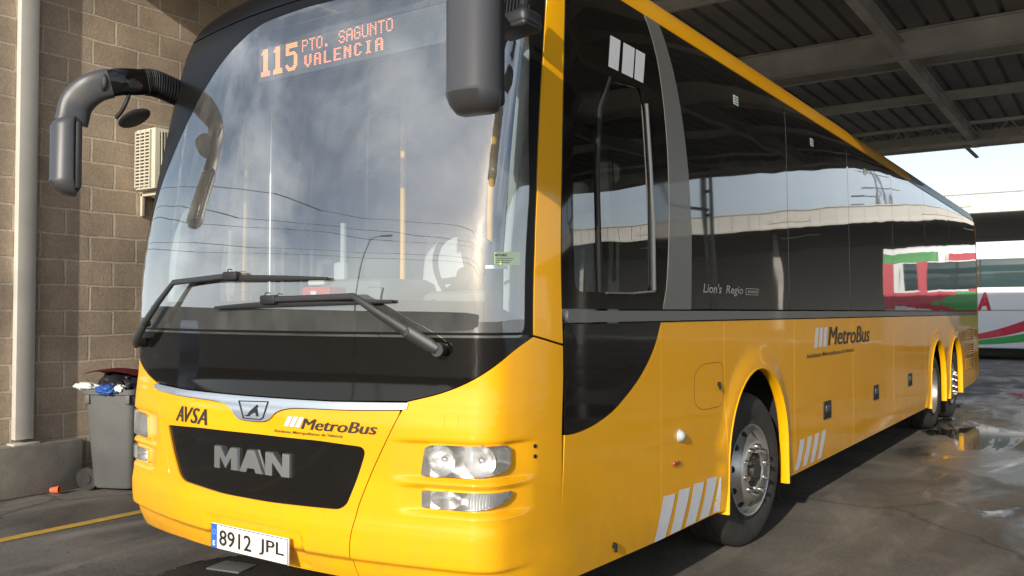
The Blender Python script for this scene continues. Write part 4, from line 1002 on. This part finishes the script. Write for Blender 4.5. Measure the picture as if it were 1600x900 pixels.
for sg in (1, -1):
    wheel(FAX, sg, 'front'); wheel(RAX, sg, 'drive'); wheel(TAX, sg, 'front')
# wipers
def wiper(knee, tip0, tip1, pivot, rock):
    w = thing_part('wiper', bus)
    P = lambda q, o: S(q[0], q[1], o)
    bm = NB(); p0 = P(pivot, -.002); n_ = NS(*pivot)
    cyl(bm, p0, p0+n_*.045, .026, .022, 20); cyl(bm, p0+n_*.04, p0+n_*.056, .030, .027, 20)
    mid = tuple(pivot[i]+(knee[i]-pivot[i])*.34 for i in (0, 1))
    sweep(bm, [P(pivot, .048), P(tuple(pivot[i]+(knee[i]-pivot[i])*.08 for i in (0, 1)), .052), P(mid, .055)], [(.040, .024), (.054, .026), (.050, .024)], NS(*pivot), 10)
    cyl(bm, P(mid, .03), P(mid, .068), .017, n=12)
    sweep(bm, [P(mid, .058), P(tuple(mid[i]+(knee[i]-mid[i])*.5 for i in (0, 1)), .055), P(knee, .048), P(rock, .038)], [(.044, .024), (.036, .020), (.028, .018), (.026, .016)], NS(*knee), 10)
    obj('wiper_arm', bm, 'dark_plastic', w)
    bm = NB(); n = 12
    pts = [P(tuple(tip0[i]+(tip1[i]-tip0[i])*k/n for i in (0, 1)), .008) for k in range(n+1)]
    sweep(bm, pts, (.005, .014), NS(0, 1.6), 6)
    pts2 = [p+Vector((0, -.012, .006*sin(pi*k/n))) for k, p in enumerate(pts)]
    sweep(bm, pts2, [(.014+.016*sin(pi*k/n), .012) for k in range(n+1)], (0, -1, 0), 8)
    box(bm, P(rock, .030), (.10, .032, .040), .008)
    tube(bm, [P((rock[0]-.03, rock[1]+.012), .03), P((rock[0]-.02, rock[1]+.03), .035), P((rock[0]+.01, rock[1]+.028), .035)], .0025, 6, 4)
    tube(bm, [P((rock[0]+.05, rock[1]-.004), .02), P((rock[0]+.07, rock[1]-.022), .025), P((rock[0]+.10, rock[1]-.02), .025), P((rock[0]+.13, rock[1]-.002), .02)], .0025, 6, 4)
    obj('wiper_blade', bm, 'rubber', w)
wiper((.628, 1.612), (-.245, 1.568), (.80, 1.592), (1.015, 1.398), (.15, 1.602))
wiper((-.590, 1.690), (-.56, 1.702), (.475, 1.690), (-1.075, 1.385), (-.12, 1.712))
# mirrors
def mirror(sg):
    F_ = lambda x, y, z: Vector((sg*x, y, z)); m_ = thing_part('wing_mirror', bus)
    root = S(sg*1.25, 2.80, -.03)
    path = [root, F_(1.15, .27, 2.82), F_(1.155, .17, 2.805), F_(1.18, .06, 2.785), F_(1.25, -.03, 2.745), F_(1.325, -.075, 2.67), F_(1.355, -.09, 2.560)]
    cp_ = catmull(path, 8); n = len(cp_)
    sz = []
    for i in range(n):
        t = i/(n-1); k_ = max(0, (t-.55)/.45); sz.append((.088+.05*k_, .138+.018*sin(pi*t)+.028*k_))
    bm = NB(); k0 = int(n*.26)
    k1 = int(n*.60); sweep(bm, cp_[k0:k1+1], [(a*.93, b*.93) for a, b in sz[k0:k1+1]], (0, -.3, 1), 16, 3.2)
    obj('mirror_arm', bm, 'black_gloss', m_)
    bm = NB(); sweep(bm, cp_[k1-3:], sz[k1-3:], (0, -.3, 1), 16, 3.2); obj('arm_cover', bm, 'satin_grey', m_)
    bm = NB(); q = cp_[:k0+2]; qq, s2 = [], []
    for i in range(len(q)*4-3):
        a = i/4; j = min(int(a), len(q)-2); f = a-j; qq.append(q[j]*(1-f)+q[j+1]*f); s2.append((.084+(.012 if i % 3 < 1 else 0), .132+(.016 if i % 3 < 1 else 0)))
    sweep(bm, qq, s2, (0, -.3, 1), 16, 3.2); obj('mirror_bellows', bm, 'bellows_rubber', m_, 20)
    bm = NB(); c = cp_[int(n*.56)]
    bmesh.ops.create_uvsphere(bm, u_segments=20, v_segments=12, radius=1, matrix=Matrix.Translation(c+Vector((sg*.0, -.034, .0))) @ Matrix.Diagonal((.048, .020, .058, 1)))
    obj('mirror_lamp', bm, 'rubber', m_)
    # head: upright rounded shell, glass on the back
    yaw = radians(25) if sg < 0 else radians(6)
    hx, z0, z1 = (1.358, 2.172, 2.585) if sg < 0 else (1.352, 2.262, 2.715)
    ctr = Vector((sg*hx, -.10, 0)); R = Matrix.Rotation(-yaw if sg < 0 else yaw, 3, 'Z')
    bm = NB(); rings = []
    for z, kx, ky, dy in ((z0, .62, .35, .03), (z0+.006, .80, .62, .022), (z0+.030, .93, .90, .008), (z0+.066, 1, 1.10, 0), (z0+.080, 1, 1, 0), (z1-.05, 1, 1, 0), (z1-.02, .95, .85, .006), (z1-.004, .82, .6, .015), (z1, .6, .35, .02)):
        ring = []
        for k in range(32):
            t = 2*pi*(k+.5)/32; x = .104*kx*copysign(abs(cos(t))**.80, cos(t)); yy = sin(t)
            y = -.090*ky*abs(yy)**.95 if yy < 0 else .028*ky*abs(yy)**.4
            ring.append(bm.verts.new(ctr+R@Vector((x, y+dy, 0))+Vector((0, 0, z))))
        rings.append(ring)
    for a, b in zip(rings, rings[1:]):
        for k in range(32): bm.faces.new((a[k], a[(k+1) % 32], b[(k+1) % 32], b[k]))
    bm.faces.new(rings[0][::-1]); bm.faces.new(rings[-1]); hd = obj('mirror_shell', bm, 'satin_grey', m_, 50)
    bm = NB(); box(bm, ctr+R@Vector((0, .040, 0))+Vector((0, 0, (z0+z1)/2)), (.196, .034, z1-z0-.05), .014, R); fr_ = obj('mirror_frame', bm, 'rubber', m_)
    bm = NB(); box(bm, ctr+R@Vector((0, .0562, 0))+Vector((0, 0, (z0+z1)/2)), (.168, .002, z1-z0-.09), .001, R); obj('mirror_glass', bm, 'chrome', fr_)
    # kerb mirror on its stalk
    if sg < 0:
        bm = NB(); tube(bm, [(-1.155, .12, 2.735), (-1.155, .10, 2.68), (-1.18, .09, 2.635), (-1.215, .08, 2.60)], .011, 8, 4); k_ = obj('kerb_mirror', bm, 'rubber', m_)
        bm = NB(); q = Matrix.Rotation(radians(-24), 3, 'Y') @ Matrix.Rotation(radians(12), 3, 'X')
        r1 = lathe(bm, [(-.020, .001), (-.020, .10), (-.012, .112), (0, .118), (.012, .112), (.030, .085), (.042, .04), (.044, .001)], 'Z', (0, 0, 0), 32)
        bmesh.ops.transform(bm, matrix=Matrix.Translation((-1.075, .10, 2.585)) @ q.to_4x4() @ Matrix.Diagonal((.80, .70, .62, 1)), verts=bm.verts)
        obj('mirror_dish', bm, 'dark_plastic', k_, 40)
    else:
        bm = NB(); tube(bm, [(1.30, .34, 2.86), (1.30, .30, 2.80), (1.31, .27, 2.73)], .02, 8, 4); tube(bm, [(1.27, .27, 2.745), (1.33, .24, 2.755)], .012, 8); k_ = obj('kerb_mirror', bm, 'rubber', m_)
        bm = NB(); box(bm, (1.335, .20, 2.675), (.165, .13, .07), .026, Matrix.Rotation(radians(-6), 3, 'Y'), 4); box(bm, (1.335, .20, 2.650), (.155, .125, .035), .015, Matrix.Rotation(radians(-6), 3, 'Y'), 3); obj('mirror_dish', bm, 'dark_plastic', k_, 40)
mirror(1); mirror(-1)
# destination display
disp_ = None
bm = NB(); DX0, DX1, DZ0, DZ1, DY = -.445, .865, 2.745, 2.925, .405
box(bm, ((DX0+DX1)/2, DY+.03, (DZ0+DZ1)/2), (DX1-DX0, .06, DZ1-DZ0), .008); dd = obj('destination_display', bm, 'led_panel', bus)
F5 = {'P': '1E11111E101010', 'T': '1F040404040404', 'O': '0E11111111110E', '.': '00000000000C0C', 'S': '0E11100E01110E', 'A': '0E11111F111111', 'G': '0E11101711110E', 'U': '1111111111110E', 'N': '11191513111111', 'V': '1111111111 0A04'.replace(' ', ''), 'L': '1010101010101F', 'E': '1F10101E10101F', 'C': '0E11101010110E', 'I': '0E04040404040E', ' ': '00000000000000'}
def rows(ch): h = F5[ch]; return [int(h[i*2:i*2+2], 16) for i in range(7)]
pit = .0086; lit, off_ = set(), set(); ROWS = 17; COLS = int((DX1-DX0-.02)/pit)
def put(text, c0, r0, adv, dbl):
    for i, ch in enumerate(text):
        for r, bits in enumerate(rows(ch)):
            for c in range(5):
                if bits >> (4-c) & 1:
                    lit.add((c0+i*adv+c, r0+r))
                    if dbl: lit.add((c0+i*adv+c+1, r0+r))
put('PTO. SAGUNTO', 38, 0, 6, False); put('VALENCIA', 40, 9, 8, True)
one = ['..####....', '.#####....', '######....', '..####....', '..####....', '..####....', '..####....', '..####....', '..####....', '..####....', '..####....', '..####....', '..####....', '########..', '########..', '########..']
five = ['##########', '##########', '##########', '###.......', '###.......', '########..', '#########.', '.......###', '.......###', '.......###', '.......###', '.......###', '##.....###', '###...####', '.########.', '..######..']
for g, c0 in ((one, 2), (one, 13), (five, 24)):
    for r, line in enumerate(g):
        for c, ch in enumerate(line):
            if ch == '#': lit.add((c0+c, r))
def dots(cells, m, name, r):
    bm = NB()
    for c, rw in cells:
        x = DX0+.012+c*pit; z = DZ1-.016-rw*pit*1.03; bm.faces.new([bm.verts.new((x+r*cos(t), DY-.003, z+r*sin(t))) for t in [k*pi/3 for k in range(6)]])
    return obj(name, bm, m, dd, 0)
dots([q for q in lit if q[0] > 36], 'led_on', 'led_text', .0030); dots([q for q in lit if q[0] <= 36 and not (q[0] < 12 and q[1] > 12)], 'led_orange', 'led_text', .0034); dots([q for q in lit if q[0] < 12 and q[1] > 12], 'led_on', 'led_text', .0034)
dots([(c, r) for c in range(COLS) for r in range(ROWS) if (c, r) not in lit], 'led_off', 'led_dots', .0024)
# interior
bm = NB(); box(bm, (0, 7.0, 3.04), (2.4, 12.6, .04)); box(bm, (0, .62, 3.00), (2.2, .30, .10), .03); obj('ceiling', bm, 'interior_dark', bus)
bm = NB()
sweep(bm, [Vector((-1.15, .62, 1.36)), Vector((0, .50, 1.36)), Vector((1.15, .62, 1.36))], (.50, .22), (0, 0, 1), 12, 4)
box(bm, (.66, .82, 1.50), (.82, .34, .22), .07); box(bm, (.66, .80, 1.60), (.5, .2, .10), .045); box(bm, (-.20, 1.06, 1.48), (.5, .5, .5), .06)
dsh = obj('dashboard', bm, 'dash', bus)
bm = NB(); box(bm, (-.10, .55, 1.62), (.20, .12, .11), .01); obj('ticket_machine', bm, 'red_plastic', dsh)
bm = NB(); box(bm, (-.10, .483, 1.63), (.04, .01, .05)); box(bm, (-.13, .55, 1.70), (.12, .06, .03), .01); obj('ticket_panel', bm, 'paper_white', dsh)
bm = NB(); cw_ = Vector((.50, 1.02, 1.74)); q = Matrix.Rotation(radians(-62), 3, 'X')
pts = [cw_+q@Vector((.235*cos(t), .235*sin(t), 0)) for t in [k*pi/16 for k in range(33)]]; sweep(bm, pts, (.032, .032), q@Vector((0, 0, 1)), 8, 2, False)
for t in (pi*.05, pi*.95, pi*1.5): sweep(bm, [cw_+q@Vector((.23*cos(t), .23*sin(t), 0)), cw_+q@Vector((.03*cos(t), .03*sin(t), -.03))], (.035, .02), q@Vector((0, 0, 1)), 8)
cyl(bm, cw_+q@Vector((0, 0, -.05)), cw_+q@Vector((0, 0, .01)), .07, .055); cyl(bm, cw_, cw_+q@Vector((0, 0, -.35)), .035); obj('steering_wheel', bm, 'rubber', bus)
def seat(x, y, z, m, w=.46, h=.72, hr=True):
    bm = NB(); box(bm, (x, y, z), (w, .46, .14), .05, None, 3); box(bm, (x, y+.27, z+.05+h/2), (w*.98, .13, h), .055, Matrix.Rotation(radians(-8), 3, 'X'), 3)
    if hr: box(bm, (x, y+.30, z+h+.13), (w*.62, .10, .20), .045, None, 3)
    s_ = obj('driver_seat' if hr and m == 'seat_cloth' and w > .5 else 'passenger_seat', bm, m, bus)
    bm = NB(); box(bm, (x, y, z-.22), (.26, .30, .34), .02); obj('seat_base', bm, 'interior_dark', s_)
seat(.55, 1.55, 1.42, 'seat_cloth', .52, .66)
bm = NB(); sweep(bm, [Vector((.83, 1.90, 1.75)), Vector((.83, 1.93, 2.15)), Vector((.80, 1.95, 2.5))], (.03, .010), (0, 1, 0), 6); obj('seat_belt', bm, 'rubber', bus)
bm = NB(); box(bm, (1.02, .60, 1.66), (.20, .14, .40), .03); obj('cab_box', bm, 'under_black', bus)
for y in (3.0, 3.8, 4.6, 5.4, 6.2, 7.0):
    for x in (-.95, -.50, .50, .95): seat(x, y, 1.62, 'seat_cloth' if x < 0 else 'interior_dark', .43, .62, False)
seat(-.95, 2.35, 1.55, 'interior_grey', .43, .55, False)
bm = NB(); box(bm, (0, 7.9, 2.2), (2.4, .05, 1.7)); obj('partition', bm, 'interior_dark', bus)
bm = NB()
tube(bm, [(-.495, 1.6, 1.3), (-.495, 1.6, 3.0)], .019, 12); obj('grab_pole', bm, 'pole_yellow', bus)
bm = NB(); tube(bm, [(.16, 1.66, 1.4), (.175, 1.62, 2.1), (.235, 1.58, 2.6), (.25, 1.58, 3.0)], .019, 12, 4); obj('grab_pole', bm, 'pole_yellow', bus)
bm = NB(); tube(bm, [(-.98, .95, 1.2), (-.98, .95, 3.0)], .022, 12); obj('grab_pole', bm, 'pole_steel', bus)
bm = NB(); box(bm, (-.74, 1.30, 1.75), (.10, .05, .22), .02); tube(bm, [(-.72, 1.3, 1.2), (-.72, 1.3, 2.1)], .02, 10); obj('ticket_validator', bm, 'interior_grey', bus)
bm = NB(); box(bm, (.95, 1.98, 2.0), (.55, .03, 1.3), .01); obj('cab_screen', bm, 'interior_dark', bus)
# inner windscreen pillar and driver cab trim on both sides
for sg in (1, -1):
    bm = NB(); sweep(bm, [S(sg*1.44, z, -.09) for z in (1.4, 1.8, 2.2, 2.6, 3.0)], (.10, .12), (0, 1, 0), 10, 3); obj('inner_pillar', bm, 'interior_grey', bus)
# entrance door on the kerb side
def dpt(y, z, o=0): return S(-sY(y, z), z, o)
Q = [(.652, .385), (2.05, .36), (2.05, 3.10), (.80, 3.10)]
Od = [(1.665, .39), (sY(2.056), .36), (sY(2.056), 3.095), (1.505, 3.095), (1.537, 2.93), (1.574, 2.55), (1.608, 2.2), (1.634, 1.85), (1.652, 1.56), (1.660, 1.2)]
leafs = [rnd([(.80, .62), (1.32, .62), (1.32, 2.85), (.98, 2.85), (.90, 2.5), (.80, 1.8)], .05, 4), rnd([(1.42, .62), (1.97, .62), (1.97, 2.85), (1.42, 2.85)], .05, 4)]
dr = patch('entrance_door', Od, 'black_gloss', bus, holes=[YZ(l) for l in leafs], st=.04, gs=.08, gz=.08, mirror=True)
for l in leafs: patch('door_glass', YZ(l), 'door_glass', dr, off=-.006, st=.06, gs=.1, gz=.1, depth=0, gap=-.004, mirror=True)
bm = NB(); tube(bm, [dpt(1.25, 1.2, -.05), dpt(1.25, 2.2, -.05)], .014, 8); tube(bm, [dpt(1.5, 1.2, -.05), dpt(1.5, 2.2, -.05)], .014, 8); obj('door_handle', bm, 'interior_dark', dr)
